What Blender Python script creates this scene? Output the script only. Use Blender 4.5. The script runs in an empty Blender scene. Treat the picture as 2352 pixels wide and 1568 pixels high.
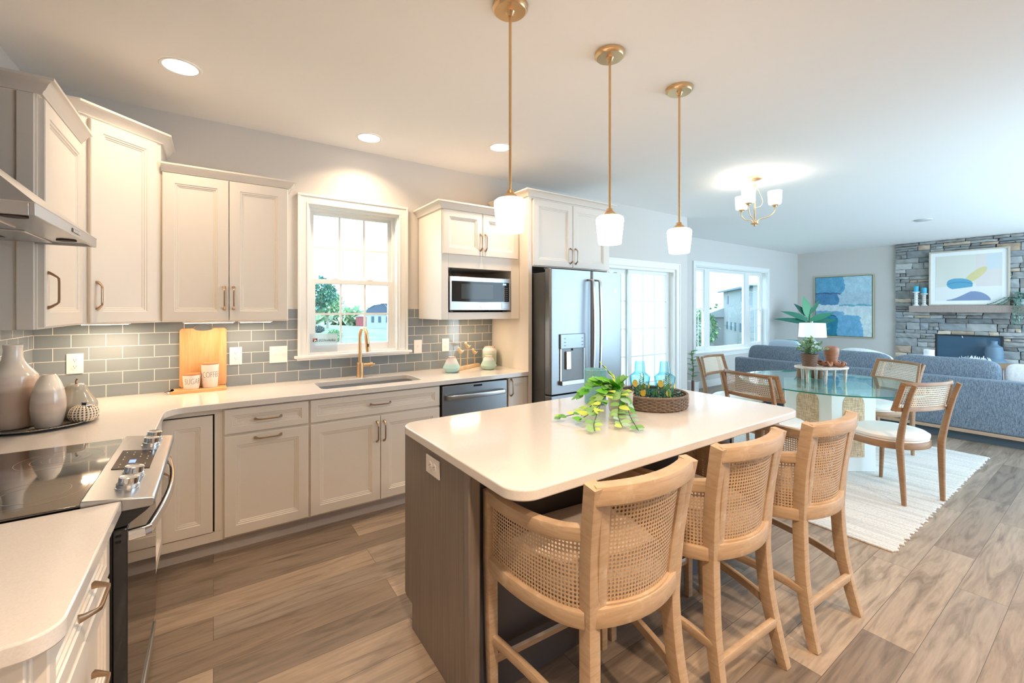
import bpy, bmesh, math, random
from mathutils import Vector, Matrix, Euler, noise
from mathutils.geometry import tessellate_polygon
random.seed(7)
S = bpy.context.scene
COL = S.collection
PI = math.pi

# ------------------------------------------------------------------ camera, world, exposure
YAW = math.atan(686 / 992.0)
FW = Vector((math.sin(YAW), math.cos(YAW), 0)); RT = Vector((math.cos(YAW), -math.sin(YAW), 0))
cam = bpy.data.cameras.new('camera'); camo = bpy.data.objects.new('camera', cam); COL.objects.link(camo)
camo.location = (0, 0, 1.46); camo.rotation_euler = (PI / 2, 0, -YAW)
cam.sensor_width = 36; cam.lens = 992 / 2352 * 36; cam.shift_y = -74.5 / 2352; cam.clip_start = 0.02; cam.clip_end = 600
S.camera = camo
S.view_settings.view_transform = 'Standard'; S.view_settings.look = 'None'
S.view_settings.gamma = 1; S.view_settings.use_curve_mapping = False
S.view_settings.exposure = EXPOSURE = 0.36
try:
    S.cycles.use_denoising = True
    S.cycles.max_bounces = 10; S.cycles.diffuse_bounces = 5; S.cycles.glossy_bounces = 4
    S.cycles.transmission_bounces = 6; S.cycles.transparent_max_bounces = 24
    S.cycles.sample_clamp_indirect = 6; S.cycles.caustics_reflective = False; S.cycles.caustics_refractive = False
except Exception:
    pass
W = bpy.data.worlds.new('sky'); S.world = W; W.use_nodes = True
_n = W.node_tree.nodes; _l = W.node_tree.links
_bg = _n['Background']
_tc = _n.new('ShaderNodeTexCoord'); _sx = _n.new('ShaderNodeSeparateXYZ'); _rp = _n.new('ShaderNodeValToRGB')
_l.new(_tc.outputs['Generated'], _sx.inputs[0]); _l.new(_sx.outputs['Z'], _rp.inputs[0]); _l.new(_rp.outputs[0], _bg.inputs[0])
_rp.color_ramp.elements[0].position = 0.0; _rp.color_ramp.elements[0].color = (0.60, 0.82, 1.0, 1)
_rp.color_ramp.elements[1].position = 0.7; _rp.color_ramp.elements[1].color = (0.52, 0.78, 1.0, 1)
_bg.inputs[1].default_value = WORLD = 4.9

def area(name, loc, rot, sx, sy, power, color, shape='RECTANGLE', portal=False, spread=PI):
    L = bpy.data.lights.new(name, 'AREA'); L.shape = shape; L.size = sx
    if shape in ('RECTANGLE', 'ELLIPSE'): L.size_y = sy
    L.energy = power; L.color = color; L.spread = spread
    if portal: L.cycles.is_portal = True
    o = bpy.data.objects.new(name, L); COL.objects.link(o); o.location = loc; o.rotation_euler = rot
    return o
# daylight portals in the windows and the unseen open side (they add no light, only guide sampling of the sky)
area('portal', (0.96, 3.82, 1.68), (-PI/2, 0, 0), 0.72, 1.17, 1, (1, 1, 1), portal=True)
area('portal', (4.35, 3.82, 1.0), (-PI/2, 0, 0), 1.83, 2.0, 1, (1, 1, 1), portal=True)
area('portal', (8.52, 4.80, 1.45), (-PI/2, 0, 0), 2.75, 1.6, 1, (1, 1, 1), portal=True)
area('portal', (7.86, -1.42, 1.38), (PI/2, 0, 0), 7.1, 2.76, 1, (1, 1, 1), portal=True)  # unseen living room side, left open to let sky light in

# ------------------------------------------------------------------ helpers
def lin(c):
    c = c / 255.0
    return c / 12.92 if c <= 0.04045 else ((c + 0.055) / 1.055) ** 2.4
def rgb(r, g, b): return (lin(r), lin(g), lin(b), 1.0)

def mat(name, color=(0.8, 0.8, 0.8, 1), rough=0.5, metal=0.0, spec=0.5, emit=None, estr=0.0, coat=0.0, sheen=0.0, trans=0.0):
    m = bpy.data.materials.new(name); m.use_nodes = True
    b = m.node_tree.nodes['Principled BSDF']
    b.inputs['Base Color'].default_value = color; b.inputs['Roughness'].default_value = rough
    b.inputs['Metallic'].default_value = metal; b.inputs['Specular IOR Level'].default_value = spec
    if coat: b.inputs['Coat Weight'].default_value = coat; b.inputs['Coat Roughness'].default_value = 0.05
    if sheen: b.inputs['Sheen Weight'].default_value = sheen
    if emit: b.inputs['Emission Color'].default_value = emit; b.inputs['Emission Strength'].default_value = estr
    return m
class NG:
    def __init__(s, m): s.m = m; s.t = m.node_tree; s.n = s.t.nodes; s.l = s.t.links; s.b = s.n.get('Principled BSDF')
    def new(s, k, **kw):
        x = s.n.new(k)
        for a, v in kw.items(): setattr(x, a, v)
        return x
    def link(s, a, b): s.l.new(a, b)
    def coord(s, which='Object', scale=(1, 1, 1), rot=(0, 0, 0), loc=(0, 0, 0)):
        tc = s.new('ShaderNodeTexCoord'); mp = s.new('ShaderNodeMapping')
        mp.inputs['Scale'].default_value = scale; mp.inputs['Rotation'].default_value = rot; mp.inputs['Location'].default_value = loc
        s.link(tc.outputs[which], mp.inputs['Vector']); return mp.outputs[0]
    def noise(s, vec, scale=5, detail=4, rough=0.5, dist=0.0):
        x = s.new('ShaderNodeTexNoise'); x.inputs['Scale'].default_value = scale; x.inputs['Detail'].default_value = detail
        x.inputs['Roughness'].default_value = rough; x.inputs['Distortion'].default_value = dist
        if vec is not None: s.link(vec, x.inputs['Vector'])
        return x.outputs['Fac']
    def ramp(s, fac, stops):
        r = s.new('ShaderNodeValToRGB'); e = r.color_ramp.elements
        e[0].position, e[0].color = stops[0]; e[1].position, e[1].color = stops[-1]
        for p, c in stops[1:-1]:
            q = e.new(p); q.color = c
        s.link(fac, r.inputs[0]); return r.outputs[0]
    def mix(s, fac, a, b, mode='MIX'):
        x = s.new('ShaderNodeMix', data_type='RGBA', blend_type=mode)
        for sock, v in ((x.inputs[0], fac), (x.inputs[6], a), (x.inputs[7], b)):
            if hasattr(v, 'is_linked') or isinstance(v, bpy.types.NodeSocket): s.link(v, sock)
            else: sock.default_value = v
        return x.outputs[2]
    def math(s, op, a, b=None, c=None):
        x = s.new('ShaderNodeMath', operation=op)
        for i, v in enumerate((a, b, c)):
            if v is None: continue
            if isinstance(v, bpy.types.NodeSocket): s.link(v, x.inputs[i])
            else: x.inputs[i].default_value = v
        return x.outputs[0]
    def bump(s, h, strength=0.3, dist=0.01):
        x = s.new('ShaderNodeBump'); x.inputs['Strength'].default_value = strength; x.inputs['Distance'].default_value = dist
        s.link(h, x.inputs['Height']); s.link(x.outputs[0], s.b.inputs['Normal'])

def wood(name, c1, c2, scale=(2, 2, 30), rough=0.5, wash=None, rot=(0, 0, 0)):
    m = mat(name, c1, rough); g = NG(m)
    v = g.coord('Object', scale, rot); f = g.noise(v, 2.5, 6, 0.6, 1.2)
    col = g.ramp(f, [(0.3, c1), (0.7, c2)])
    if wash:
        v2 = g.coord('Object', (6, 6, 6)); f2 = g.noise(v2, 3, 6, 0.7)
        w = g.ramp(f2, [(0.56, (0, 0, 0, 1)), (0.72, (1, 1, 1, 1))])
        w2 = g.math('MULTIPLY', w, 0.45)
        col = g.mix(w2, col, wash)
    g.link(col, g.b.inputs['Base Color']); g.bump(f, 0.12, 0.003)
    return m
def steel(name, c=(0.56, 0.57, 0.59, 1), rough=0.33, sc=(2, 2, 200)):
    m = mat(name, c, rough, 1.0); g = NG(m)
    f = g.noise(g.coord('Object', sc), 3, 3); r = g.math('MULTIPLY_ADD', f, 0.16, rough - 0.08)
    g.link(r, g.b.inputs['Roughness']); return m
def glassy(name, tint=(0.95, 0.98, 0.98, 1), edge=None, ior=1.45, rough=0.0, refl=(1, 1, 1, 1)):
    m = bpy.data.materials.new(name); m.use_nodes = True; g = NG(m); g.n.clear()
    out = g.new('ShaderNodeOutputMaterial'); tr = g.new('ShaderNodeBsdfTransparent'); gl = g.new('ShaderNodeBsdfGlossy')
    gl.inputs['Roughness'].default_value = rough; gl.inputs['Color'].default_value = refl; tr.inputs[0].default_value = tint
    if edge:
        lw = g.new('ShaderNodeLayerWeight'); lw.inputs[0].default_value = 0.35
        c = g.mix(lw.outputs['Facing'], tint, edge); g.link(c, tr.inputs[0])
    fr = g.new('ShaderNodeFresnel'); ge_ = g.new('ShaderNodeNewGeometry')   # same reflectance from both faces of the pane
    g.link(g.math('MULTIPLY_ADD', ge_.outputs['Backfacing'], 1 / ior - ior, ior), fr.inputs[0])
    mx = g.new('ShaderNodeMixShader'); g.link(fr.outputs[0], mx.inputs[0]); g.link(tr.outputs[0], mx.inputs[1]); g.link(gl.outputs[0], mx.inputs[2])
    g.link(mx.outputs[0], out.inputs[0]); return m
def vcol(name, rough=0.5, metal=0.0, coat=0.0, bump=0.0, bscale=40, sheen=0.0):
    m = mat(name, rough=rough, metal=metal, coat=coat, sheen=sheen); g = NG(m)
    a = g.new('ShaderNodeAttribute', attribute_name='Col'); g.link(a.outputs['Color'], g.b.inputs['Base Color'])
    if bump:
        f = g.noise(g.coord('Object'), bscale, 5, 0.6); g.bump(f, bump, 0.01)
    return m
def fabric(name, c1, c2, scale=180, rough=0.9, bump=0.4):
    m = mat(name, c1, rough, sheen=0.15); g = NG(m)
    f = g.noise(g.coord('Object', (1, 1, 1)), scale, 3, 0.7); f3 = g.noise(g.coord('Object', (1, 1, 0.25)), scale * 0.5, 3, 0.7)
    mm = g.math('MULTIPLY', g.math('ADD', f, f3), 0.5)
    g.link(g.ramp(mm, [(0.40, c1), (0.60, c2)]), g.b.inputs['Base Color']); g.bump(mm, bump, 0.004); return m
def cane(name, c1, c2, pitch=0.0125, hole=0.30):
    """woven cane: staggered octagonal holes cut through (UV in metres)"""
    m = mat(name, c1, 0.55); g = NG(m)
    tc = g.new('ShaderNodeTexCoord'); sp = g.new('ShaderNodeSeparateXYZ'); g.link(tc.outputs['UV'], sp.inputs[0])
    def cell(ox, oy):
        u = g.math('SUBTRACT', g.math('FRACT', g.math('MULTIPLY_ADD', sp.outputs[0], 1 / pitch, ox)), 0.5)
        v = g.math('SUBTRACT', g.math('FRACT', g.math('MULTIPLY_ADD', sp.outputs[1], 1 / pitch, oy)), 0.5)
        au = g.math('ABSOLUTE', u); av = g.math('ABSOLUTE', v)
        return g.math('MAXIMUM', g.math('MAXIMUM', au, av), g.math('MULTIPLY', g.math('ADD', au, av), 0.72))
    d = cell(0, 0)
    hole_f = g.math('LESS_THAN', d, hole)
    f = g.noise(g.coord('UV', (300, 40, 1)), 1.5, 3)
    g.link(g.ramp(f, [(0.3, c1), (0.7, c2)]), g.b.inputs['Base Color'])
    g.bump(d, 0.6, 0.002)
    tr = g.new('ShaderNodeBsdfTransparent'); mx = g.new('ShaderNodeMixShader'); out = g.n['Material Output']
    g.link(hole_f, mx.inputs[0]); g.link(g.b.outputs[0], mx.inputs[1]); g.link(tr.outputs[0], mx.inputs[2]); g.link(mx.outputs[0], out.inputs[0])
    return m

# ---- mesh building
def BM():
    b = bmesh.new(); b.verts.layers.float_color.new('Col'); return b
def colr(bm, verts, c):
    ly = bm.verts.layers.float_color.get('Col') or bm.verts.layers.float_color.new('Col')
    for v in verts: v[ly] = c
def box(bm, x0, x1, y0, y1, z0, z1, M=None, c=None):
    vs = [bm.verts.new((x, y, z)) for x in (x0, x1) for y in (y0, y1) for z in (z0, z1)]
    for f in ((0, 1, 3, 2), (4, 6, 7, 5), (0, 4, 5, 1), (2, 3, 7, 6), (0, 2, 6, 4), (1, 5, 7, 3)):
        bm.faces.new([vs[i] for i in f])
    if M is not None:
        for v in vs: v.co = M @ v.co
    if c: colr(bm, vs, c)
    return vs
def ring_grid(bm, rings, close_u=True, cap0=True, cap1=True):
    """rings: list of lists of Vector, equal length"""
    R = [[bm.verts.new(p) for p in r] for r in rings]
    n = len(R[0])
    for i in range(len(R) - 1):
        for j in range(n if close_u else n - 1):
            k = (j + 1) % n
            try: bm.faces.new((R[i][j], R[i][k], R[i + 1][k], R[i + 1][j]))
            except ValueError: pass
    if cap0 and close_u: bm.faces.new(list(reversed(R[0])))
    if cap1 and close_u: bm.faces.new(R[-1])
    return R
def lathe(bm, prof, cx=0, cy=0, cz=0, seg=40, cap0=True, cap1=True, sx=1, sy=1, c=None):
    rings = []
    for r, z in prof:
        rings.append([Vector((cx + max(r, 1e-5) * sx * math.cos(2 * PI * k / seg), cy + max(r, 1e-5) * sy * math.sin(2 * PI * k / seg), cz + z)) for k in range(seg)])
    R = ring_grid(bm, rings, True, cap0, cap1)
    if c: colr(bm, [v for r in R for v in r], c)
    return R
def smooth_prof(pts, n=6):
    """Catmull-Rom through points"""
    P = [Vector(p) for p in pts]; out = []
    for i in range(len(P) - 1):
        p0 = P[max(i - 1, 0)]; p1 = P[i]; p2 = P[i + 1]; p3 = P[min(i + 2, len(P) - 1)]
        for k in range(n):
            t = k / n
            out.append(0.5 * ((2 * p1) + (-p0 + p2) * t + (2 * p0 - 5 * p1 + 4 * p2 - p3) * t * t + (-p0 + 3 * p1 - 3 * p2 + p3) * t ** 3))
    out.append(P[-1]); return out
def sweep(bm, pts, sec, up=Vector((0, 0, 1)), scales=None, closed=False, c=None):
    """sweep a 2D section [(a,b)] along pts; a = sideways (tangent x up), b = up-ish"""
    P = [Vector(p) for p in pts]; n = len(P); rings = []
    for i in range(n):
        if closed: t = P[(i + 1) % n] - P[(i - 1) % n]
        else: t = P[min(i + 1, n - 1)] - P[max(i - 1, 0)]
        t.normalize(); side = t.cross(up)
        if side.length < 1e-4: side = t.cross(Vector((0, 1, 0)))
        side.normalize(); u2 = side.cross(t).normalized()
        s = scales[i] if scales else 1.0
        sa, sb = (s if isinstance(s, tuple) else (s, s))
        rings.append([P[i] + side * a * sa + u2 * b * sb for a, b in sec])
    if closed: rings.append(rings[0])
    if closed:
        R = [[bm.verts.new(p) for p in r] for r in rings[:-1]]; R2 = R + [R[0]]; m = len(sec)
        for i in range(n):
            for j in range(m):
                k = (j + 1) % m; bm.faces.new((R2[i][j], R2[i][k], R2[i + 1][k], R2[i + 1][j]))
    else: R = ring_grid(bm, rings)
    if c: colr(bm, [v for r in R for v in r], c)
    return R
def rect(w, h): return [(-w / 2, -h / 2), (w / 2, -h / 2), (w / 2, h / 2), (-w / 2, h / 2)]
def rrect(w, h, r=0.005, n=3):
    o = []
    for cx, cy, a0 in ((w/2-r, h/2-r, 0), (-w/2+r, h/2-r, PI/2), (-w/2+r, -h/2+r, PI), (w/2-r, -h/2+r, 1.5*PI)):
        for k in range(n + 1):
            a = a0 + PI / 2 * k / n; o.append((cx + r * math.cos(a), cy + r * math.sin(a)))
    return o
def circ(r, n=12): return [(r * math.cos(2 * PI * k / n), r * math.sin(2 * PI * k / n)) for k in range(n)]
def tube(bm, pts, r, n=10, scales=None, c=None): return sweep(bm, pts, circ(r, n), Vector((0.13, 0.21, 0.97)).normalized(), scales, False, c)
def prism(bm, outer, z0, z1, holes=(), M=None, c=None):
    """2D polygon (with holes) extruded z0..z1"""
    loops = [[Vector((x, y, 0)) for x, y in l] for l in [outer] + list(holes)]
    tris = tessellate_polygon(loops); flat = [p for l in loops for p in l]
    A = [bm.verts.new((p.x, p.y, z0)) for p in flat]; B = [bm.verts.new((p.x, p.y, z1)) for p in flat]
    if not holes:
        bm.faces.new(list(reversed(A))); bm.faces.new(B)
    else:
        for t in tris:
            try: bm.faces.new([A[i] for i in t]); bm.faces.new([B[i] for i in t])
            except ValueError: pass
    s = 0
    for l in loops:
        n = len(l)
        for i in range(n):
            j = (i + 1) % n; bm.faces.new((A[s + i], A[s + j], B[s + j], B[s + i]))
        s += n
    if M is not None:
        for v in A + B: v.co = M @ v.co
    if c: colr(bm, A + B, c)
    return A + B
def rpoly(x0, x1, y0, y1, r, n=6):
    o = []
    for cx, cy, a0 in ((x1-r, y1-r, 0), (x0+r, y1-r, PI/2), (x0+r, y0+r, PI), (x1-r, y0+r, 1.5*PI)):
        for k in range(n + 1):
            a = a0 + PI / 2 * k / n; o.append((cx + r * math.cos(a), cy + r * math.sin(a)))
    return o
def thing(name, label, cat, loc=(0, 0, 0), rotz=0, group=None):
    o = bpy.data.objects.new(name, None); COL.objects.link(o); o.empty_display_size = 0.1
    o.location = loc; o.rotation_euler = (0, 0, rotz); o['label'] = label; o['category'] = cat
    if group: o['group'] = group
    return o
def rootof(o):
    while o.parent: o = o.parent
    return o
def obj(name, bm, m, parent=None, world=False, bevel=0.0, smooth=35, sub=0, label=None, cat=None, group=None, kind=None, solid=0.0, bseg=2):
    """world=True: vertices are in world coordinates of an unrotated root"""
    if world and parent is not None:
        d = -rootof(parent).location
        for v in bm.verts: v.co += d
    bmesh.ops.recalc_face_normals(bm, faces=bm.faces[:])
    me = bpy.data.meshes.new(name); bm.to_mesh(me); bm.free()
    o = bpy.data.objects.new(name, me); COL.objects.link(o)
    if isinstance(m, (list, tuple)):
        for q in m: me.materials.append(q)
    else: me.materials.append(m)
    if smooth:
        for p in me.polygons: p.use_smooth = True
        me.set_sharp_from_angle(angle=math.radians(smooth))
    if bevel:
        b = o.modifiers.new('bevel', 'BEVEL'); b.width = bevel; b.segments = bseg; b.limit_method = 'ANGLE'; b.angle_limit = math.radians(40); b.harden_normals = False
    if sub:
        b = o.modifiers.new('sub', 'SUBSURF'); b.levels = sub; b.render_levels = sub
    if solid:
        b = o.modifiers.new('solid', 'SOLIDIFY'); b.thickness = solid; b.offset = 0
    if parent is not None: o.parent = parent
    if label: o['label'] = label
    if cat: o['category'] = cat
    if group: o['group'] = group
    if kind: o['kind'] = kind
    return o
def struct(name, bm, m, parent=None, **k): return obj(name, bm, m, parent, kind='structure', **k)
def dup(root, loc, rotz, label, group=None):
    r = root.copy(); COL.objects.link(r); r.location = loc; r.rotation_euler = (0, 0, rotz); r['label'] = label
    if group: r['group'] = group
    def rec(a, b):
        for ch in list(a.children):
            c = ch.copy(); COL.objects.link(c); c.parent = b; rec(ch, c)
    rec(root, r); return r
def sheet(bm, grid, uv=None):
    """grid[i][j] of Vectors -> quads, uv function (i,j)->(u,v)"""
    ul = bm.loops.layers.uv.get('UVMap') or bm.loops.layers.uv.new('UVMap')
    V = [[bm.verts.new(p) for p in row] for row in grid]
    for i in range(len(V) - 1):
        for j in range(len(V[0]) - 1):
            f = bm.faces.new((V[i][j], V[i][j + 1], V[i + 1][j + 1], V[i + 1][j]))
            if uv:
                for lp, (a, b) in zip(f.loops, ((i, j), (i, j + 1), (i + 1, j + 1), (i + 1, j))): lp[ul].uv = uv(a, b)
    return V
def lettering(parent, s, size, M, m, name='lettering', thin=0.0, shear=0.0, ext=0.0004, sx=1.0):
    cu = bpy.data.curves.new('t', 'FONT'); cu.body = s; cu.size = size; cu.extrude = ext; cu.align_x = 'CENTER'; cu.align_y = 'CENTER'; cu.shear = shear
    cu.resolution_u = 3; cu.offset = -thin * size
    to = bpy.data.objects.new('t', cu); COL.objects.link(to); bpy.context.view_layer.update()
    me = bpy.data.meshes.new_from_object(to.evaluated_get(bpy.context.evaluated_depsgraph_get()))
    bpy.data.objects.remove(to)
    for v in me.vertices: v.co = M @ Vector((v.co.x * sx, v.co.y, v.co.z))
    me.materials.clear(); me.materials.append(m)
    o = bpy.data.objects.new(name, me); COL.objects.link(o); o.parent = parent; return o
def leaf(bm, base, d, up, L, Wd, c=None, curl=0.15, fold=0.18, n=5, tip=1.0):
    d = Vector(d).normalized(); up = Vector(up); side = d.cross(up)
    if side.length < 1e-3: side = d.cross(Vector((1, 0, 0)))
    side.normalize(); nn = side.cross(d).normalized(); base = Vector(base); rows = []
    for i in range(n + 1):
        t = i / n; w = Wd * 0.5 * (math.sin(PI * min(1, t ** 0.8 * 0.97 + 0.02))) * (1 if t < 0.999 else 0.05)
        ctr = base + d * L * t - nn * curl * L * t * t
        rows.append([ctr - side * w + nn * fold * w, ctr, ctr + side * w + nn * fold * w])
    V = [[bm.verts.new(p) for p in r] for r in rows]
    for i in range(n):
        for j in range(2): bm.faces.new((V[i][j], V[i][j + 1], V[i + 1][j + 1], V[i + 1][j]))
    if c: colr(bm, [v for r in V for v in r], c)

# ------------------------------------------------------------------ materials
M_WALL = mat('wall_paint', rgb(213, 209, 204), 0.85); M_CEIL = mat('ceiling_paint', rgb(246, 245, 244), 0.9)
M_TRIM = mat('trim_white', rgb(240, 240, 238), 0.35); M_CAB = mat('cabinet_white', rgb(234, 227, 217), 0.38)
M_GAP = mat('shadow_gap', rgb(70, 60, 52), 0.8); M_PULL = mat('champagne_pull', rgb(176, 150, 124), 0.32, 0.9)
M_BRASS = mat('brushed_brass', rgb(224, 190, 146), 0.34, 0.95); M_PLATE = mat('outlet_white', rgb(243, 238, 234), 0.3)
M_SLOT = mat('slot_dark', rgb(60, 50, 46), 0.6); M_STEEL = steel('stainless'); M_STEELH = steel('stainless_horizontal', (0.56, 0.57, 0.58, 1), 0.32, (60, 2, 2))
M_STEELD = steel('stainless_front', (0.31, 0.325, 0.34, 1), 0.38); M_CHROME = mat('chrome', (0.75, 0.76, 0.78, 1), 0.12, 1.0); M_DARK = mat('charcoal_case', rgb(92, 94, 96), 0.42, 0.35)
M_BLACK = mat('black_gloss', (0.022, 0.023, 0.025, 1), 0.06); M_BLACKM = mat('black_matt', rgb(38, 40, 42), 0.5)
M_QUARTZ = mat('quartz', rgb(238, 232, 226), 0.13, coat=0.3)
g = NG(M_QUARTZ); f = g.noise(g.coord('Object'), 260, 3); g.link(g.ramp(f, [(0.35, rgb(226, 220, 215)), (0.6, rgb(232, 227, 222))]), g.b.inputs['Base Color'])
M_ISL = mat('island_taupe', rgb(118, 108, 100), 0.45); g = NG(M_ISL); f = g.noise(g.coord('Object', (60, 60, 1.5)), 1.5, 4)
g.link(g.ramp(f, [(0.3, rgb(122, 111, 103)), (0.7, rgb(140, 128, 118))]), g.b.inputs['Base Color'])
M_WGLASS = glassy('window_glass', (0.97, 0.99, 0.99, 1)); M_TGLASS = glassy('table_glass', (0.80, 0.925, 0.90, 1), refl=(0.95, 1, 1, 1), ior=1.5)
M_TEDGE = mat('glass_edge', rgb(30, 130, 122), 0.1); M_BLUEGL = glassy('blue_glass', (0.90, 0.98, 0.99, 1), (0.40, 0.80, 0.88, 1))
M_OPAL = mat('opal_glass_lit', (1, 1, 1, 1), 0.3, emit=(1, 0.76, 0.54, 1), estr=12.0)
M_OPALC = mat('opal_glass_chandelier', (1, 1, 1, 1), 0.3, emit=(1, 0.86, 0.70, 1), estr=3.2)
M_LENS = mat('downlight_lens', (1, 1, 1, 1), 0.4, emit=(1, 0.80, 0.60, 1), estr=10.0)
M_STOOL = wood('limed_oak', rgb(200, 173, 143), rgb(177, 149, 120), (3, 3, 22), 0.55, rgb(222, 208, 190))
M_CHAIR = wood('walnut_oak', rgb(170, 134, 100), rgb(142, 108, 78), (3, 3, 24), 0.45)
M_CANE1 = cane('cane_natural', rgb(212, 184, 152), rgb(188, 158, 126), 0.0125, 0.30)
M_CANE2 = cane('cane_pale', rgb(240, 226, 204), rgb(222, 204, 178), 0.0165, 0.31)
M_SEAT1 = fabric('linen_taupe', rgb(196, 184, 176), rgb(210, 199, 190), 300, bump=0.15); M_SEAT2 = mat('cream_vinyl', rgb(242, 238, 232), 0.5)
M_SOFA = fabric('blue_grey_tweed', rgb(82, 98, 114), rgb(144, 158, 172), 210); M_WHITEF = fabric('white_boucle', rgb(226, 228, 228), rgb(244, 245, 245), 60)
M_LEAF = vcol('leaf', 0.42, bump=0.1); NG(M_LEAF).b.inputs['Transmission Weight'].default_value = 0.0
M_VC = vcol('painted', 0.55); M_CER = vcol('glazed_ceramic', 0.16, coat=0.5); M_CERM = vcol('matte_ceramic', 0.5)
M_INK = mat('ink', rgb(50, 46, 44), 0.6)

def make_floor_mat():
    m = mat('plank_floor', rough=0.42); g = NG(m)
    tc = g.new('ShaderNodeTexCoord'); br = g.new('ShaderNodeTexBrick')
    mp = g.new('ShaderNodeMapping'); g.link(tc.outputs['Object'], mp.inputs[0]); g.link(mp.outputs[0], br.inputs['Vector'])
    br.offset = 0.37; br.offset_frequency = 2; br.inputs['Scale'].default_value = 1.0
    br.inputs['Brick Width'].default_value = 1.22; br.inputs['Row Height'].default_value = 0.178; br.inputs['Mortar Size'].default_value = 0.0012
    br.inputs['Color1'].default_value = (0, 0, 0, 1); br.inputs['Color2'].default_value = (1, 1, 1, 1); br.inputs['Mortar'].default_value = (0.3, 0.3, 0.3, 1)
    # per-plank value
    tone = g.ramp(br.outputs['Color'], [(0.0, rgb(126, 112, 100)), (0.35, rgb(160, 142, 125)), (0.7, rgb(180, 161, 142)), (1.0, rgb(140, 129, 119))])
    # grain, shifted for every plank
    ad = g.new('ShaderNodeVectorMath', operation='ADD'); sc = g.new('ShaderNodeVectorMath', operation='SCALE')
    g.link(br.outputs['Color'], sc.inputs[0]); sc.inputs['Scale'].default_value = 7.0
    g.link(tc.outputs['Object'], ad.inputs[0]); g.link(sc.outputs[0], ad.inputs[1])
    mp2 = g.new('ShaderNodeMapping'); mp2.inputs['Scale'].default_value = (1.1, 9, 1); g.link(ad.outputs[0], mp2.inputs[0])
    f1 = g.noise(mp2.outputs[0], 1.6, 8, 0.62, 1.4)
    mp3 = g.new('ShaderNodeMapping'); mp3.inputs['Scale'].default_value = (3, 60, 1); g.link(ad.outputs[0], mp3.inputs[0])
    f2 = g.noise(mp3.outputs[0], 1.6, 5, 0.6, 0.4)
    k1 = g.ramp(f1, [(0.30, (0.50, 0.48, 0.46, 1)), (0.5, (0.92, 0.92, 0.92, 1)), (0.72, (1.14, 1.14, 1.13, 1))])
    k2 = g.ramp(f2, [(0.3, (0.86, 0.85, 0.84, 1)), (0.65, (1.06, 1.06, 1.06, 1))])
    c = g.mix(1.0, tone, k1, 'MULTIPLY'); c = g.mix(1.0, c, k2, 'MULTIPLY')
    dark = g.mix(br.outputs['Fac'], c, rgb(96, 82, 72)); g.link(dark, g.b.inputs['Base Color'])
    h = g.math('SUBTRACT', g.math('MULTIPLY', f2, 0.25), br.outputs['Fac']); g.bump(h, 0.25, 0.001)
    g.link(g.math('MULTIPLY_ADD', f2, 0.15, 0.36), g.b.inputs['Roughness'])
    return m
M_FLOOR = make_floor_mat()
def make_tile(name, axis, phase):
    m = mat(name, rough=0.07, spec=0.6); g = NG(m); g.b.inputs['Coat Weight'].default_value = 0.3
    tc = g.new('ShaderNodeTexCoord'); sp = g.new('ShaderNodeSeparateXYZ'); cb = g.new('ShaderNodeCombineXYZ'); g.link(tc.outputs['Object'], sp.inputs[0])
    g.link(g.math('ADD', sp.outputs[axis], phase), cb.inputs[0]); g.link(g.math('SUBTRACT', sp.outputs[2], 0.9135), cb.inputs[1])
    br = g.new('ShaderNodeTexBrick'); g.link(cb.outputs[0], br.inputs['Vector']); br.offset = 0.5; br.inputs['Scale'].default_value = 1
    br.inputs['Brick Width'].default_value = 0.1545; br.inputs['Row Height'].default_value = 0.0785; br.inputs['Mortar Size'].default_value = 0.0017; br.inputs['Mortar Smooth'].default_value = 0.1
    br.inputs['Color1'].default_value = rgb(136, 145, 151); br.inputs['Color2'].default_value = rgb(128, 138, 145); br.inputs['Mortar'].default_value = rgb(236, 228, 220)
    g.link(br.outputs['Color'], g.b.inputs['Base Color']); g.link(g.math('MULTIPLY_ADD', br.outputs['Fac'], 0.6, 0.07), g.b.inputs['Roughness'])
    f = g.noise(g.coord('Object', (1, 1, 3)), 7, 2)
    h = g.math('SUBTRACT', g.math('MULTIPLY', f, 0.3), br.outputs['Fac']); g.bump(h, 0.25, 0.002); return m

# ================================================================== ROOM SHELL
CZ = 2.762; XL = -0.868; YB = 3.64; XJ = 5.55; YR = 4.58; XR = 11.42; YF = -3.0
b = BM(); box(b, XL - 0.1, 4.3, YF, YR + 0.2, -0.08, 0.0); box(b, 4.3, XR + 0.1, -1.4, YR + 0.2, -0.08, 0.0); struct('floor', b, M_FLOOR, smooth=0)
b = BM(); box(b, XL - 0.1, 4.3, YF, YR + 0.2, CZ, CZ + 0.1); box(b, 4.3, XR + 0.1, -1.4, YR + 0.2, CZ, CZ + 0.1); struct('ceiling', b, M_CEIL, smooth=0)
b = BM(); box(b, XL - 0.1, XL, YF, YB + 0.16, 0, CZ); struct('wall_left', b, M_WALL, smooth=0)
def wall_holes(bm, x0, x1, y0, y1, holes):
    """wall along x with rectangular openings (hx0,hx1,hz0,hz1), sorted in x"""
    x = x0
    for h0, h1, z0, z1 in holes:
        box(bm, x, h0, y0, y1, 0, CZ)
        if z0 > 0.01: box(bm, h0, h1, y0, y1, 0, z0)
        box(bm, h0, h1, y0, y1, z1, CZ); x = h1
    box(bm, x, x1, y0, y1, 0, CZ)
b = BM(); wall_holes(b, XL - 0.1, XJ, YB, YB + 0.16, [(0.602, 1.321, 1.10, 2.27), (3.44, 5.27, 0.0, 2.0)]); struct('wall_back', b, M_WALL, smooth=0)
b = BM(); box(b, XJ - 0.12, XJ, YB + 0.16, YR + 0.16, 0, CZ); struct('wall_return', b, M_WALL, smooth=0)
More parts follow.
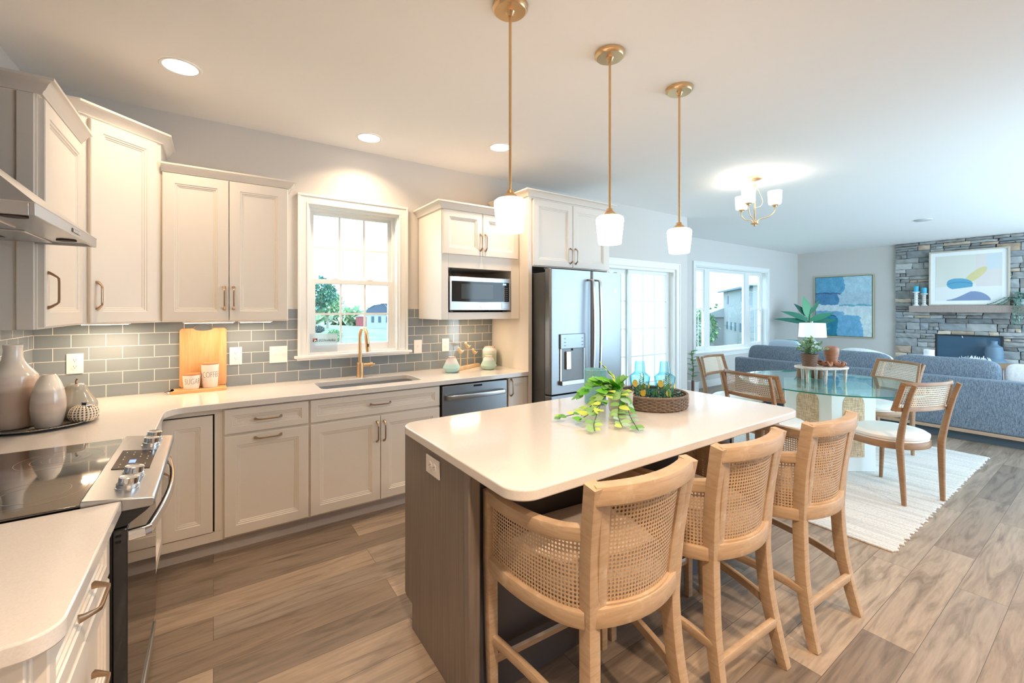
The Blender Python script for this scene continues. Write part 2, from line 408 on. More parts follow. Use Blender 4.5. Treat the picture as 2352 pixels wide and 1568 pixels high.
b = BM(); wall_holes(b, XJ, XR + 0.1, YR, YR + 0.18, [(7.23, 9.90, 0.66, 2.25)]); struct('wall_living', b, M_WALL, smooth=0)
b = BM(); box(b, XR, XR + 0.1, -1.4, YR, 0, CZ); struct('wall_far', b, M_WALL, smooth=0)
b = BM(); box(b, XJ - 0.14, XJ - 0.121, YB + 0.16, YR + 0.18, -0.6, CZ + 0.3); box(b, XL - 0.4, 0.50, YB + 0.161, YB + 0.18, -0.9, CZ + 0.3)
struct('wall_siding', b, mat('white_siding', rgb(240, 242, 244), 0.7), smooth=0)
b = BM(); box(b, XL - 0.1, 4.3, YF - 0.1, YF, 0, CZ); box(b, 4.2, 4.3, YF, -1.4, 0, CZ); struct('wall_rear_added', b, M_WALL, smooth=0)  # unseen wall added to hold sky light back from the kitchen
def baseb(name, x0, x1, y0, y1):
    b = BM(); box(b, x0, x1, y0, y1, 0, 0.11); box(b, x0 + (0.004 if x1 - x0 < 0.1 else 0), x1, y0 + (0.004 if y1 - y0 < 0.1 else 0), y1, 0.11, 0.13)
    struct(name, b, M_TRIM, bevel=0.003)
baseb('baseboard_back', 5.36, XJ, YB - 0.015, YB); baseb('baseboard_living', XJ, XR, YR - 0.015, YR)
baseb('baseboard_return', XJ, XJ + 0.015, YB, YR); baseb('baseboard_far', XR - 0.015, XR, 2.79, YR)

def casing(bm, x0, x1, z0, z1, y, w=0.075, t=0.02, bottom=False, head=None):
    """picture-frame casing around an opening, stepped profile, facing -y"""
    def seg(a0, a1, c0, c1):
        box(bm, a0, a1, y - t, y + 0.001, c0, c1)
    seg(x0 - w, x0, z0, z1 + w); seg(x1, x1 + w, z0, z1 + w); seg(x0, x1, z1, z1 + w)
    for a0, a1, c0, c1 in ((x0 - w - 0.001, x0 - w + 0.018, z0, z1 + w - 0.018), (x1 + w - 0.018, x1 + w + 0.001, z0, z1 + w - 0.018), (x0 - w - 0.001, x1 + w + 0.001, z1 + w - 0.018, z1 + w + 0.001)):
        box(bm, a0, a1, y - t - 0.008, y - t + 0.001, c0, c1)
    for a0, a1, c0, c1 in ((x0 - 0.014, x0 - 0.001, z0, z1 + 0.001), (x1 + 0.001, x1 + 0.014, z0, z1 + 0.001), (x0 - 0.014, x1 + 0.014, z1 + 0.001, z1 + 0.014)):
        box(bm, a0, a1, y - t - 0.004, y - t + 0.001, c0, c1)
def frame(bm, x0, x1, z0, z1, y0, y1, w, wb=None, wt=None):
    wb = wb or w; wt = wt or w
    box(bm, x0, x0 + w, y0, y1, z0, z1); box(bm, x1 - w, x1, y0, y1, z0, z1)
    box(bm, x0 + w, x1 - w, y0, y1, z0, z0 + wb); box(bm, x0 + w, x1 - w, y0, y1, z1 - wt, z1)
def sash(name, parent, x0, x1, z0, z1, y, w, cols, rows, mw=0.016, wb=None, wt=None, d=0.03):
    b = BM(); frame(b, x0, x1, z0, z1, y, y + d, w, wb, wt)
    s = struct(name, b, M_TRIM, parent, bevel=0.003)
    gx0, gx1, gz0, gz1 = x0 + w, x1 - w, z0 + (wb or w), z1 - (wt or w)
    b = BM()
    for i in range(1, cols): x = gx0 + (gx1 - gx0) * i / cols; box(b, x - mw/2, x + mw/2, y + d*0.35, y + d*0.65, gz0, gz1)
    for i in range(1, rows): z = gz0 + (gz1 - gz0) * i / rows; box(b, gx0, gx1, y + d*0.36, y + d*0.64, z - mw/2, z + mw/2)
    if cols > 1 or rows > 1: struct('muntin_grille', b, M_TRIM, s)
    b = BM(); box(b, gx0, gx1, y + d*0.48, y + d*0.52, gz0, gz1); struct('pane', b, M_WGLASS, s, smooth=0)
    return s
# kitchen window
w1 = bpy.data.objects.new('window_1', None); COL.objects.link(w1); w1['kind'] = 'structure'
b = BM(); casing(b, 0.602, 1.321, 1.10, 2.27, YB); struct('casing', b, M_TRIM, w1, bevel=0.003)
b = BM(); box(b, 0.503, 1.429, YB - 0.045, YB + 0.075, 1.082, 1.104); box(b, 0.52, 1.412, YB - 0.022, YB - 0.001, 1.066, 1.083); struct('window_sill', b, M_TRIM, w1, bevel=0.005)
b = BM(); frame(b, 0.602, 1.321, 1.104, 2.27, YB, YB + 0.16, 0.012); frame(b, 0.612, 1.311, 1.104, 2.262, YB + 0.072, YB + 0.15, 0.022); struct('jamb', b, M_TRIM, w1)
sash('lower_sash', w1, 0.632, 1.291, 1.12, 1.70, YB + 0.078, 0.036, 3, 2, wb=0.055, wt=0.036)
sash('upper_sash', w1, 0.632, 1.291, 1.665, 2.245, YB + 0.112, 0.030, 3, 2, wb=0.034, wt=0.028)
b = BM()
for x in (0.82, 1.10): box(b, x - 0.025, x + 0.025, YB + 0.078, YB + 0.10, 1.70, 1.707); box(b, x - 0.008, x + 0.02, YB + 0.082, YB + 0.095, 1.706, 1.713)
struct('sash_lock', b, M_TRIM, w1)
# sliding patio door
d1 = bpy.data.objects.new('door_1', None); COL.objects.link(d1); d1['kind'] = 'structure'
b = BM(); casing(b, 3.44, 5.27, 0.0, 2.0, YB, 0.085); struct('casing', b, M_TRIM, d1, bevel=0.003)
b = BM(); frame(b, 3.44, 5.27, 0.0, 2.0, YB, YB + 0.16, 0.035, 0.03); struct('jamb', b, M_TRIM, d1)
sash('sliding_panel', d1, 4.385, 5.24, 0.03, 1.975, YB + 0.075, 0.068, 3, 5, 0.014, wb=0.09, wt=0.05)
sash('fixed_panel', d1, 3.47, 4.44, 0.03, 1.975, YB + 0.11, 0.068, 3, 5, 0.014, wb=0.09, wt=0.05)
# living room window
w2 = bpy.data.objects.new('window_2', None); COL.objects.link(w2); w2['kind'] = 'structure'
b = BM(); casing(b, 7.23, 9.90, 0.66, 2.25, YR, 0.085); struct('casing', b, M_TRIM, w2, bevel=0.003)
b = BM(); box(b, 7.12, 10.01, YR - 0.05, YR + 0.02, 0.635, 0.662); box(b, 7.145, 9.985, YR - 0.02, YR - 0.001, 0.55, 0.636); struct('window_sill', b, M_TRIM, w2, bevel=0.004)
b = BM(); frame(b, 7.23, 9.90, 0.66, 2.25, YR, YR + 0.18, 0.012)
for x0, x1 in ((7.70, 7.86), (9.19, 9.35)): box(b, x0, x1, YR + 0.097, YR + 0.168, 0.672, 2.238)
frame(b, 7.24, 9.89, 0.67, 2.24, YR + 0.10, YR + 0.17, 0.03); struct('jamb', b, M_TRIM, w2)
for x0, x1, nm in ((7.27, 7.70, 'left'), (9.35, 9.86, 'right')):
    sash('lower_sash', w2, x0, x1, 0.70, 1.48, YR + 0.085, 0.04, 2, 2, 0.014, wb=0.055)
    sash('upper_sash', w2, x0, x1, 1.44, 2.21, YR + 0.12, 0.035, 1, 2, 0.014)
sash('picture_sash', w2, 7.86, 9.19, 0.70, 2.21, YR + 0.11, 0.03, 1, 1)

# ================================================================== BACKSPLASH
M_TILE = make_tile('subway_tile_x', 0, 0.0062); M_TILEY = make_tile('subway_tile_y', 1, -YB)
b = BM()
box(b, XL, 0.527, YB - 0.008, YB - 0.0005, 0.914, 1.464); box(b, 0.527, 1.40, YB - 0.008, YB - 0.0005, 0.914, 1.066); box(b, 1.40, 2.27, YB - 0.008, YB - 0.0005, 0.914, 1.464)
box(b, 0.527, 0.531 - 0.004, YB - 0.008, YB - 0.0005, 1.066, 1.464)
obj('tile_backsplash', b, M_TILE, smooth=0, label='grey-blue glossy subway tile backsplash running along the window wall above the long counter', cat='backsplash')
b = BM(); box(b, XL + 0.0005, XL + 0.008, 0.95, YB - 0.008, 0.914, 1.464)
obj('tile_backsplash', b, M_TILEY, smooth=0, label='short return of grey-blue subway tile on the range wall under the hood side cabinet', cat='backsplash')

# ================================================================== CABINET HELPERS
def frameM(ox, oy, oz, ux, uy):
    """local (u, n, v): u along the face, n outward, v up"""
    u = Vector((ux, uy, 0)).normalized(); n = Vector((u.y, -u.x, 0))
    return Matrix(((u.x, n.x, 0, ox), (u.y, n.y, 0, oy), (0, 0, 1, oz), (0, 0, 0, 1)))
def door_bm(w, h, M, t=0.02, fw=0.058):
    """raised and beaded recessed-panel front, w along u, h along v, standing on n=0"""
    b = BM(); lv = [(0, 0), (0.0, t - 0.003), (0.003, t), (fw, t), (fw + 0.003, t - 0.004), (fw + 0.010, t - 0.0045), (fw + 0.012, t - 0.009), (fw + 0.019, t - 0.0095), (fw + 0.022, t - 0.013)]
    rings = []
    for i, n in lv: rings.append([M @ Vector((a, n, c)) for a, c in ((i, i), (w - i, i), (w - i, h - i), (i, h - i))])
    ring_grid(b, rings); return b
def pull_bm(cu, cv, M, vertical=True, L=0.128, n0=0.02):
    b = BM(); k = L / 2
    pts = [(-k - 0.006, n0), (-k - 0.002, n0 + 0.010), (-k + 0.010, n0 + 0.026), (-k + 0.016, n0 + 0.031), (-k + 0.03, n0 + 0.032), (k - 0.03, n0 + 0.032), (k - 0.016, n0 + 0.031), (k - 0.010, n0 + 0.026), (k + 0.002, n0 + 0.010), (k + 0.006, n0)]
    sc = [1.9, 1.4, 1.0, 1, 1, 1, 1, 1.0, 1.4, 1.9]
    P = [M @ (Vector((cu, n, cv + s)) if vertical else Vector((cu + s, n, cv))) for s, n in pts]
    up = (M.to_3x3() @ Vector((0, 1, 0))).normalized()
    sweep(b, P, rrect(0.0085, 0.0075, 0.0015, 2), up, sc); return b
def door(root, M, u0, u1, v0, v1, pull=None, name='door', fw=0.058, L=0.128):
    M2 = M @ Matrix.Translation((u0, 0, v0)); d = obj(name, door_bm(u1 - u0, v1 - v0, M2, fw=fw), M_CAB, root, world=True)
    if pull:
        cu, cv, vert = pull
        obj('handle', pull_bm(cu, cv, M, vert, L), M_PULL, d, world=True)
    return d
def crown(bm, path, z0, h=0.058, out=0.05, closed=False):
    """mitred crown moulding; path walks with the outside on its right"""
    prof = [(0.0, 0.0), (0.010, 0.0), (0.012, 0.008), (0.020, 0.016), (out * 0.62, h * 0.62), (out * 0.86, h * 0.78), (out, h * 0.80), (out, h), (0.0, h)]
    P = [Vector((x, y)) for x, y in path]; N = len(P); offs = []
    for i in range(N):
        def nrm(a, c): d = (c - a).normalized(); return Vector((d.y, -d.x))
        if i == 0: m = nrm(P[0], P[1]); s = 1
        elif i == N - 1: m = nrm(P[-2], P[-1]); s = 1
        else:
            n1 = nrm(P[i-1], P[i]); n2 = nrm(P[i], P[i+1]); m = (n1 + n2).normalized(); s = 1 / max(0.3, m.dot(n1))
        offs.append(m * s)
    rings = [[Vector((P[i].x + offs[i].x * o, P[i].y + offs[i].y * o, z0 + z)) for o, z in prof] for i in range(N)]
    ring_grid(bm, rings)
def carcass(root, boxes, name='carcass', m=None):
    b = BM()
    for q in boxes: box(b, *q)
    return obj(name, b, m or M_CAB, root, world=True, bevel=0.0015)
UZ = 1.380
M_UC = mat('undercabinet_light', (1, 1, 1, 1), 0.4, emit=(1, 0.80, 0.58, 1), estr=10.0)
def undercab(x, y, root, sx=0.34, sy=0.05, p=1.6):
    b = BM(); box(b, x - sx/2, x + sx/2, y - sy/2, y + sy/2, UZ - 0.010, UZ - 0.0005); o = obj('light_strip', b, M_TRIM, root, world=True)
    b = BM(); box(b, x - sx/2 + 0.01, x + sx/2 - 0.01, y - sy/2 + 0.01, y + sy/2 - 0.01, UZ - 0.0125, UZ - 0.0095); obj('light_lens', b, M_UC, o, world=True)
    area('under_cabinet_lamp', (x, y, UZ - 0.016), (0, 0, 0), sx - 0.03, sy - 0.02, p, (1, 0.72, 0.46))

# --- wall cabinet beside the hood (left wall)
t = thing('wall_cabinet', 'tall narrow white wall cabinet beside the range hood with one bowed handle', 'cabinet', (XL, 2.42, UZ))
carcass(t, [(XL, -0.562, 2.425, 3.03, UZ, 2.292)])
b = BM(); box(b, XL + 0.004, -0.615, 2.418, 2.4255, UZ, 2.292); box(b, -0.615, -0.568, 2.412, 2.4255, UZ, 2.292); obj('side_panel', b, M_CAB, t, world=True, bevel=0.002)
M_ = frameM(-0.562, 2.43, 0, 0, 1)
door(t, M_, 0.005, 0.597, UZ + 0.008, 2.284, (0.036, 1.535, True))
b = BM(); crown(b, [(XL, 2.415), (-0.553, 2.415), (-0.553, 3.02)], 2.29, 0.056); obj('crown_moulding', b, M_CAB, t, world=True)
# --- diagonal corner cabinet
t = thing('wall_cabinet', 'diagonal corner wall cabinet, white, tallest of the uppers, with a single door', 'cabinet', (XL, YB, UZ))
b = BM(); prism(b, [(XL + 0.001, 3.031), (-0.563, 3.031), (-0.259, 3.335), (-0.259, YB - 0.001), (XL + 0.001, YB - 0.001)], UZ, 2.455); obj('carcass', b, M_CAB, t, world=True, bevel=0.0015)
M_ = frameM(-0.563, 3.031, 0, 1, 1)
door(t, M_, 0.045, 0.390, UZ + 0.008, 2.440, (0.075, 1.53, True))
b = BM(); crown(b, [(XL, 3.031), (-0.563, 3.031), (-0.259, 3.335), (-0.259, YB)], 2.45, 0.058); obj('crown_moulding', b, M_CAB, t, world=True)
undercab(-0.52, 3.44, t, 0.22, p=3.0)
# --- double door cabinet left of window
t = thing('wall_cabinet', 'white double-door wall cabinet left of the window above the cutting boards', 'cabinet', (0.08, YB, UZ))
carcass(t, [(-0.258, 0.425, 3.335, YB - 0.0005, UZ, 2.290)])
M_ = frameM(-0.258, 3.335, 0, 1, 0)
door(t, M_, 0.006, 0.339, UZ + 0.008, 2.282, (0.316, 1.53, True)); door(t, M_, 0.343, 0.678, UZ + 0.008, 2.282, (0.366, 1.53, True))
b = BM(); crown(b, [(-0.258, 3.33), (0.428, 3.33), (0.428, YB)], 2.288, 0.048, 0.044); obj('crown_moulding', b, M_CAB, t, world=True)
undercab(-0.02, 3.46, t, 0.28, p=0.7); undercab(0.24, 3.46, t, 0.2, p=1.0)
# --- microwave cabinet
t = thing('wall_cabinet', 'white wall cabinet right of the window with an open niche holding the microwave', 'cabinet', (1.88, YB, UZ - 0.008))
ZB = 1.374
carcass(t, [(1.503, 1.563, 3.167, YB - 0.009, ZB, 2.272), (2.181, 2.268, 3.167, YB - 0.009, ZB, 2.272), (1.563, 2.181, 3.167, YB - 0.009, ZB, 1.433), (1.563, 2.181, 3.167, YB - 0.009, 1.797, 2.272)])
b = BM(); box(b, 1.563, 2.181, YB - 0.02, YB - 0.0095, 1.433, 1.797); obj('niche_back', b, mat('niche_back', rgb(190, 176, 166), 0.6), t, world=True)
M_ = frameM(1.503, 3.167, 0, 1, 0)
door(t, M_, 0.006, 0.371, 1.906, 2.262, (0.350, 2.02, True), fw=0.052); door(t, M_, 0.376, 0.742, 1.906, 2.262, (0.398, 2.02, True), fw=0.052)
b = BM(); crown(b, [(1.501, YB), (1.501, 3.162), (2.268, 3.162)], 2.268, 0.058); obj('crown_moulding', b, M_CAB, t, world=True)
undercab(1.86, 3.42, t, 0.30, p=1.7)
# --- refrigerator enclosure
t = thing('refrigerator_cabinet', 'tall white refrigerator surround with two doors over the fridge', 'cabinet', (2.78, YB, 0))
carcass(t, [(2.2705, 2.309, 3.03, YB - 0.010, 0, 2.455), (3.252, 3.29, 3.03, YB - 0.010, 0, 2.455)], 'side_panel')
carcass(t, [(2.309, 3.252, 3.035, YB - 0.010, 1.838, 2.455)])
M_ = frameM(2.309, 3.035, 0, 1, 0)
door(t, M_, 0.004, 0.470, 1.846, 2.432, (0.440, 1.955, True)); door(t, M_, 0.475, 0.940, 1.846, 2.432, (0.505, 1.955, True))
b = BM(); crown(b, [(2.2705, YB - 0.01), (2.2705, 3.028), (3.292, 3.028), (3.292, YB - 0.01)], 2.45, 0.056); obj('crown_moulding', b, M_CAB, t, world=True)

# ================================================================== BASE CABINETS (window wall)
YD = 3.058   # face-frame plane, doors stand 2 cm proud
CT = 0.877
def toe(root, x0, x1, y0, y1, z=0.104):
    b = BM(); box(b, x0, x1, y0, y1, 0.0, z); obj('toe_kick', b, M_TOE, root, world=True)
M_TOE = mat('toe_kick_grey', rgb(206, 200, 198), 0.6)
t = thing('corner_base_cabinet', 'white corner base cabinet with a recessed folding door between range and drawers', 'cabinet', (-0.5, 3.3, 0))
b = BM()   # L-shaped carcass with face frame and recessed door pocket
box(b, XL + 0.001, -0.25, 2.409, YB - 0.01, 0.104, CT); box(b, -0.25, -0.236, 3.055, YB - 0.01, 0.104, CT)
box(b, -0.25, 0.046, 3.075, YB - 0.01, 0.104, CT)
box(b, -0.236, 0.046, YD, 3.075, 0.104, 0.160); box(b, -0.236, 0.046, YD, 3.075, 0.848, CT); box(b, 0.006, 0.046, YD, 3.075, 0.16, 0.848)
obj('carcass', b, M_CAB, t, world=True, bevel=0.0015)
b = BM(); box(b, -0.236, 0.0062, 3.070, 3.0755, 0.16, 0.848); obj('gap_shade', b, M_GAP, t, world=True)  # dark sheet painted as the shade behind the recessed door
M_ = frameM(-0.236, 3.066, 0, 1, 0); door(t, M_, 0.002, 0.233, 0.166, 0.842)
M_ = frameM(-0.25, 2.42, 0, 0, 1)
door(t, M_, 0.02, 0.612, 0.166, 0.842, (0.585, 0.50, True))
toe(t, -0.30, 0.046, 3.13, 3.16); toe(t, -0.33, -0.30, 2.41, 3.16)
t = thing('drawer_base_cabinet', 'narrow white base cabinet with one drawer above a pull-out front', 'cabinet', (0.28, 3.3, 0))
carcass(t, [(0.0465, 0.511, YD, YB - 0.01, 0.104, CT)])
M_ = frameM(0.0465, YD, 0, 1, 0)
door(t, M_, 0.006, 0.459, 0.722, 0.868, (0.232, 0.795, False), 'drawer', 0.04); door(t, M_, 0.006, 0.459, 0.118, 0.708, (0.232, 0.682, False), 'drawer')
toe(t, 0.0465, 0.511, 3.13, 3.16)
t = thing('sink_base_cabinet', 'wide white base cabinet under the sink with a false drawer and two doors', 'cabinet', (0.97, 3.3, 0))
carcass(t, [(0.5115, 1.434, YD, 3.14, 0.104, CT), (0.5115, 0.555, 3.14, YB - 0.01, 0.104, CT), (1.39, 1.434, 3.14, YB - 0.01, 0.104, CT), (0.5115, 1.434, 3.14, YB - 0.01, 0.104, 0.12)])
M_ = frameM(0.5115, YD, 0, 1, 0)
door(t, M_, 0.006, 0.916, 0.722, 0.868, (0.461, 0.795, False), 'drawer', 0.04)
door(t, M_, 0.006, 0.459, 0.118, 0.708, (0.436, 0.60, True)); door(t, M_, 0.463, 0.916, 0.118, 0.708, (0.486, 0.60, True))
toe(t, 0.5115, 1.434, 3.13, 3.16)
t = thing('end_base_cabinet', 'slim white single-door base cabinet between dishwasher and refrigerator', 'cabinet', (2.16, 3.3, 0))
carcass(t, [(2.058, 2.2695, YD, YB - 0.01, 0.104, CT)])
M_ = frameM(2.058, YD, 0, 1, 0); door(t, M_, 0.006, 0.205, 0.118, 0.868, (0.034, 0.79, True), fw=0.05); toe(t, 2.058, 2.2695, 3.13, 3.16)
# dishwasher
t = thing('dishwasher', 'stainless steel dishwasher with a bowed bar handle under the counter', 'dishwasher', (1.75, 3.3, 0))
b = BM(); box(b, 1.440, 2.052, 3.075, YB - 0.01, 0.10, 0.872); obj('body', b, M_BLACKM, t, world=True)
b = BM(); box(b, 1.447, 2.046, 3.030, 3.0745, 0.11, 0.866); obj('door', b, M_STEELD, t, world=True, bevel=0.006)
b = BM(); box(b, 1.72, 1.80, 3.0285, 3.0305, 0.838, 0.852); obj('status_window', b, M_BLACK, t, world=True)
b = BM(); P = [(1.485, 3.030, 0.775), (1.487, 3.000, 0.776)] + [(1.50 + 0.49 * k / 10, 2.985 - 0.012 * math.sin(PI * k / 10), 0.777) for k in range(11)] + [(2.003, 3.000, 0.776), (2.005, 3.030, 0.775)]
sweep(b, P, rrect(0.014, 0.036, 0.005, 3)); obj('handle', b, M_STEELH, t, world=True)
b = BM(); box(b, 1.445, 2.05, 3.12, 3.15, 0, 0.10); obj('toe_kick', b, M_BLACKM, t, world=True)

# ================================================================== COUNTERTOPS
def arc(cx, cy, r, a0, a1, n=8): return [(cx + r * math.cos(a0 + (a1 - a0) * k / n), cy + r * math.sin(a0 + (a1 - a0) * k / n)) for k in range(n + 1)]
outer = [(XL + 0.009, 2.408)] + [(-0.215, 2.408)] + arc(-0.105, 2.908, 0.11, PI, PI/2) + [(2.268, 3.018), (2.268, YB - 0.009), (XL + 0.009, YB - 0.009)]
hole = list(reversed(rpoly(0.61, 1.335, 3.145, 3.465, 0.045)))
b = BM(); prism(b, outer, 0.878, 0.914, [hole])
obj('countertop', b, M_QUARTZ, bevel=0.003, smooth=30, label='long L-shaped white quartz countertop running from the range to the refrigerator', cat='countertop')
outer = [(XL + 0.009, 1.040), (-0.265, 1.040)] + arc(-0.265, 1.090, 0.05, -PI/2, 0)[1:] + [(-0.215, 1.645), (XL + 0.009, 1.645)]
b = BM(); prism(b, outer, 0.878, 0.914)
obj('countertop', b, M_QUARTZ, bevel=0.004, smooth=30, label='short white quartz countertop with a rounded corner, nearest the camera at left', cat='countertop')
# sink
t = thing('sink', 'undermount stainless steel sink basin set below the window', 'sink', (0.97, 3.30, 0.70))
def basin(x0, x1, y0, y1, zt, zb, th=0.004):
    b = BM(); rings = []
    for i, z, r in ((0, zt, 0.05), (0.004, zb + 0.03, 0.05), (0.012, zb + 0.008, 0.045), (0.035, zb, 0.03)):
        rings.append([Vector((x, y, z)) for x, y in rpoly(x0 + i, x1 - i, y0 + i, y1 - i, r)])
    rings2 = [[Vector((x, y, z)) for x, y in rpoly(x0 - th + i, x1 + th - i, y0 - th + i, y1 + th - i, r)] for i, z, r in ((0, zt, 0.05), (0.004, zb + 0.03 - th, 0.05), (0.035, zb - th, 0.03))]
    ring_grid(b, list(reversed(rings)) + rings2); return b
obj('basin', basin(0.602, 1.343, 3.148, 3.473, 0.8775, 0.70), M_STEELH, t, world=True)
b = BM(); lathe(b, [(0.0, 0.0), (0.045, 0.0), (0.045, 0.003), (0.032, 0.0015), (0.0, 0.0015)], 0.97, 3.36, 0.7005, 24); obj('drain', b, M_CHROME, t, world=True)
# faucet
t = thing('faucet', 'brushed gold pull-down kitchen faucet standing behind the sink', 'faucet', (0.97, 3.55, 0.914))
b = BM(); lathe(b, [(0.027, 0), (0.027, 0.115), (0.024, 0.118), (0.016, 0.118)], 0, 0, 0, 28); obj('base', b, M_BRASS, t)
b = BM(); P = [(0, 0, 0.11), (0, 0, 0.32)] + [(0.0 + 0.009 * (1 - math.cos(a)), -0.058 + 0.058 * math.cos(a), 0.335 + 0.058 * math.sin(a)) for a in [PI * k / 10 for k in range(0, 11)]]
tube(b, P, 0.0145, 16); obj('spout', b, M_BRASS, t)
b = BM(); tube(b, [(0.018, -0.116, 0.338), (0.022, -0.118, 0.30), (0.028, -0.122, 0.21)], 0.0165, 16, [0.95, 1.0, 1.05]); h = obj('spray_head', b, M_BRASS, t)
b = BM(); box(b, 0.018, 0.030, -0.139, -0.1345, 0.25, 0.275); obj('spray_button', b, M_SLOT, h)
b = BM(); tube(b, [(0.02, 0, 0.095), (0.078, 0, 0.095)], 0.014, 14); tube(b, [(0.078, 0, 0.095), (0.098, 0, 0.095)], 0.019, 14); tube(b, [(0.095, 0, 0.097), (0.118, -0.005, 0.097)], 0.006, 8); obj('lever', b, M_BRASS, t)

# ================================================================== NEAR BASE CABINET
t = thing('drawer_base_cabinet', 'white three-drawer base cabinet nearest the camera with an end panel', 'cabinet', (-0.5, 1.3, 0))
carcass(t, [(XL + 0.001, -0.258, 1.078, 1.640, 0.104, CT)])
b = BM(); box(b, XL + 0.001, -0.325, 1.068, 1.0785, 0.0, CT); box(b, -0.31, -0.262, 1.066, 1.0785, 0.104, CT); obj('end_panel', b, M_CAB, t, world=True, bevel=0.002)
M_ = frameM(-0.258, 1.078, 0, 0, 1)
door(t, M_, 0.012, 0.552, 0.722, 0.862, (0.282, 0.795, False), 'drawer', 0.04); door(t, M_, 0.012, 0.552, 0.425, 0.710, (0.282, 0.58, False), 'drawer', 0.05); door(t, M_, 0.012, 0.552, 0.118, 0.412, (0.282, 0.29, False), 'drawer', 0.05)
toe(t, XL + 0.02, -0.33, 1.08, 1.64)

# ================================================================== RANGE
t = thing('range', 'stainless slide-in electric range with a black glass cooktop and front knobs', 'range', (-0.5, 2.03, 0))
Y0, Y1 = 1.650, 2.403
b = BM(); box(b, XL + 0.012, -0.237, Y0 + 0.004, Y1 - 0.004, 0.02, 0.905)
for x in (-0.80, -0.32):
    for y in (Y0 + 0.06, Y1 - 0.06): box(b, x - 0.02, x + 0.02, y - 0.02, y + 0.02, 0.0, 0.02)
obj('body', b, M_BLACKM, t, world=True)
b = BM(); box(b, XL + 0.014, -0.300, Y0, Y1, 0.9145, 0.921); box(b, XL + 0.02, -0.32, Y0 + 0.01, Y1 - 0.01, 0.904, 0.915); ct = obj('cooktop', b, mat('cooktop_glass', (0.02, 0.013, 0.010, 1), 0.045, spec=1.0, coat=1.0), t, world=True, bevel=0.002)
M_RING = mat('burner_ring', rgb(170, 150, 135), 0.4)
def burner(cx, cy, rs):
    b = BM()
    for r in rs:
        n = 64; A = [b.verts.new((cx + r * math.cos(2*PI*k/n), cy + r * math.sin(2*PI*k/n), 0.9213)) for k in range(n)]; B = [b.verts.new((cx + (r - 0.0016) * math.cos(2*PI*k/n), cy + (r - 0.0016) * math.sin(2*PI*k/n), 0.9213)) for k in range(n)]
        for k in range(n): j = (k + 1) % n; b.faces.new((A[k], A[j], B[j], B[k]))
    obj('burner_ring', b, M_RING, ct, world=True)
burner(-0.43, 1.83, (0.115, 0.078)); burner(-0.45, 2.20, (0.115, 0.078, 0.05)); burner(-0.70, 1.82, (0.08,)); burner(-0.70, 2.22, (0.09, 0.055)); burner(-0.60, 2.02, (0.045,))
# control panel: sloped stainless top
def panel_pt(s, up=0.0):   # s 0 back .. 1 front
    return (-0.303 + 0.158 * s + up * 0.12, 0.930 - 0.022 * s + up)
b = BM(); sec = [(-0.303, 0.905), (-0.303, 0.930), (-0.145, 0.908), (-0.142, 0.902), (-0.142, 0.884), (-0.150, 0.880), (-0.24, 0.880)]
M_ = Matrix(((1, 0, 0, 0), (0, 0, 1, 0), (0, 1, 0, 0), (0, 0, 0, 1))); prism(b, sec, Y0 - 0.001, Y1 + 0.001, M=M_); obj('control_panel', b, M_STEEL, t, world=True, bevel=0.004)
b = BM(); sec = [(-0.24, 0.880), (-0.152, 0.880), (-0.165, 0.868), (-0.205, 0.838), (-0.24, 0.834)]; prism(b, sec, Y0 + 0.003, Y1 - 0.003, M=M_); obj('lower_fascia', b, M_BLACKM, t, world=True)
sl = math.atan(0.022 / 0.158)
KM = lambda x, y: Matrix.Translation((x, y, 0.930 - 0.022 * (x + 0.303) / 0.158)) @ Matrix.Rotation(sl, 4, 'Y')
b = BM(); box(b, -0.052, 0.048, -0.11, 0.12, 0.0002, 0.0022, M=KM(-0.228, 2.045)); dsp = obj('display', b, mat('display_glass', rgb(70, 62, 58), 0.15), t, world=True)
M_LCD = mat('display_digits', rgb(60, 70, 120), 0.4, emit=rgb(120, 150, 255), estr=1.6)
b = BM(); box(b, -0.006, 0.012, -0.046, -0.010, 0.0022, 0.0030, M=KM(-0.238, 2.045)); obj('clock_window', b, M_LCD, dsp, world=True)
b = BM()
for i in range(4):
    for j in range(7):
        if (i * 7 + j) % 3 == 2 or (i in (1, 2) and j in (2, 3)): continue
        box(b, -0.037 + i * 0.022, -0.034 + i * 0.022, -0.095 + j * 0.03, -0.085 + j * 0.03, 0.0022, 0.0027, M=KM(-0.228, 2.045))
obj('touch_marks', b, mat('print_white', rgb(200, 195, 190), 0.5), dsp, world=True)
for x, y in ((-0.215, 1.745), (-0.215, 1.855), (-0.205, 2.235), (-0.205, 2.335)):
    b = BM(); lathe(b, [(0.030, 0), (0.030, 0.003), (0.027, 0.004), (0.028, 0.014), (0.025, 0.016), (0.0245, 0.033), (0.020, 0.035), (0.0, 0.035)], 0, 0, 0, 30)
    for v in b.verts: v.co = KM(x, y) @ v.co
    obj('knob', b, M_CHROME, t, world=True)
b = BM(); box(b, -0.2365, -0.203, Y0 + 0.002, Y1 - 0.002, 0.165, 0.830); dr = obj('oven_door', b, M_BLACK, t, world=True, bevel=0.004)
b = BM()
for z in (0.795, 0.812): box(b, -0.229, -0.217, Y0 + 0.0005, Y0 + 0.004, z - 0.003, z + 0.003)
obj('door_vent', b, mat('vent_black', (0, 0, 0, 1), 0.8), dr, world=True)
b = BM(); P = [(-0.203, Y0 + 0.018, 0.803), (-0.165, Y0 + 0.016, 0.806)] + [(-0.158 + 0.030 * math.sin(PI * k / 12), Y0 + 0.02 + (Y1 - Y0 - 0.04) * k / 12, 0.807) for k in range(13)] + [(-0.165, Y1 - 0.016, 0.806), (-0.203, Y1 - 0.018, 0.803)]
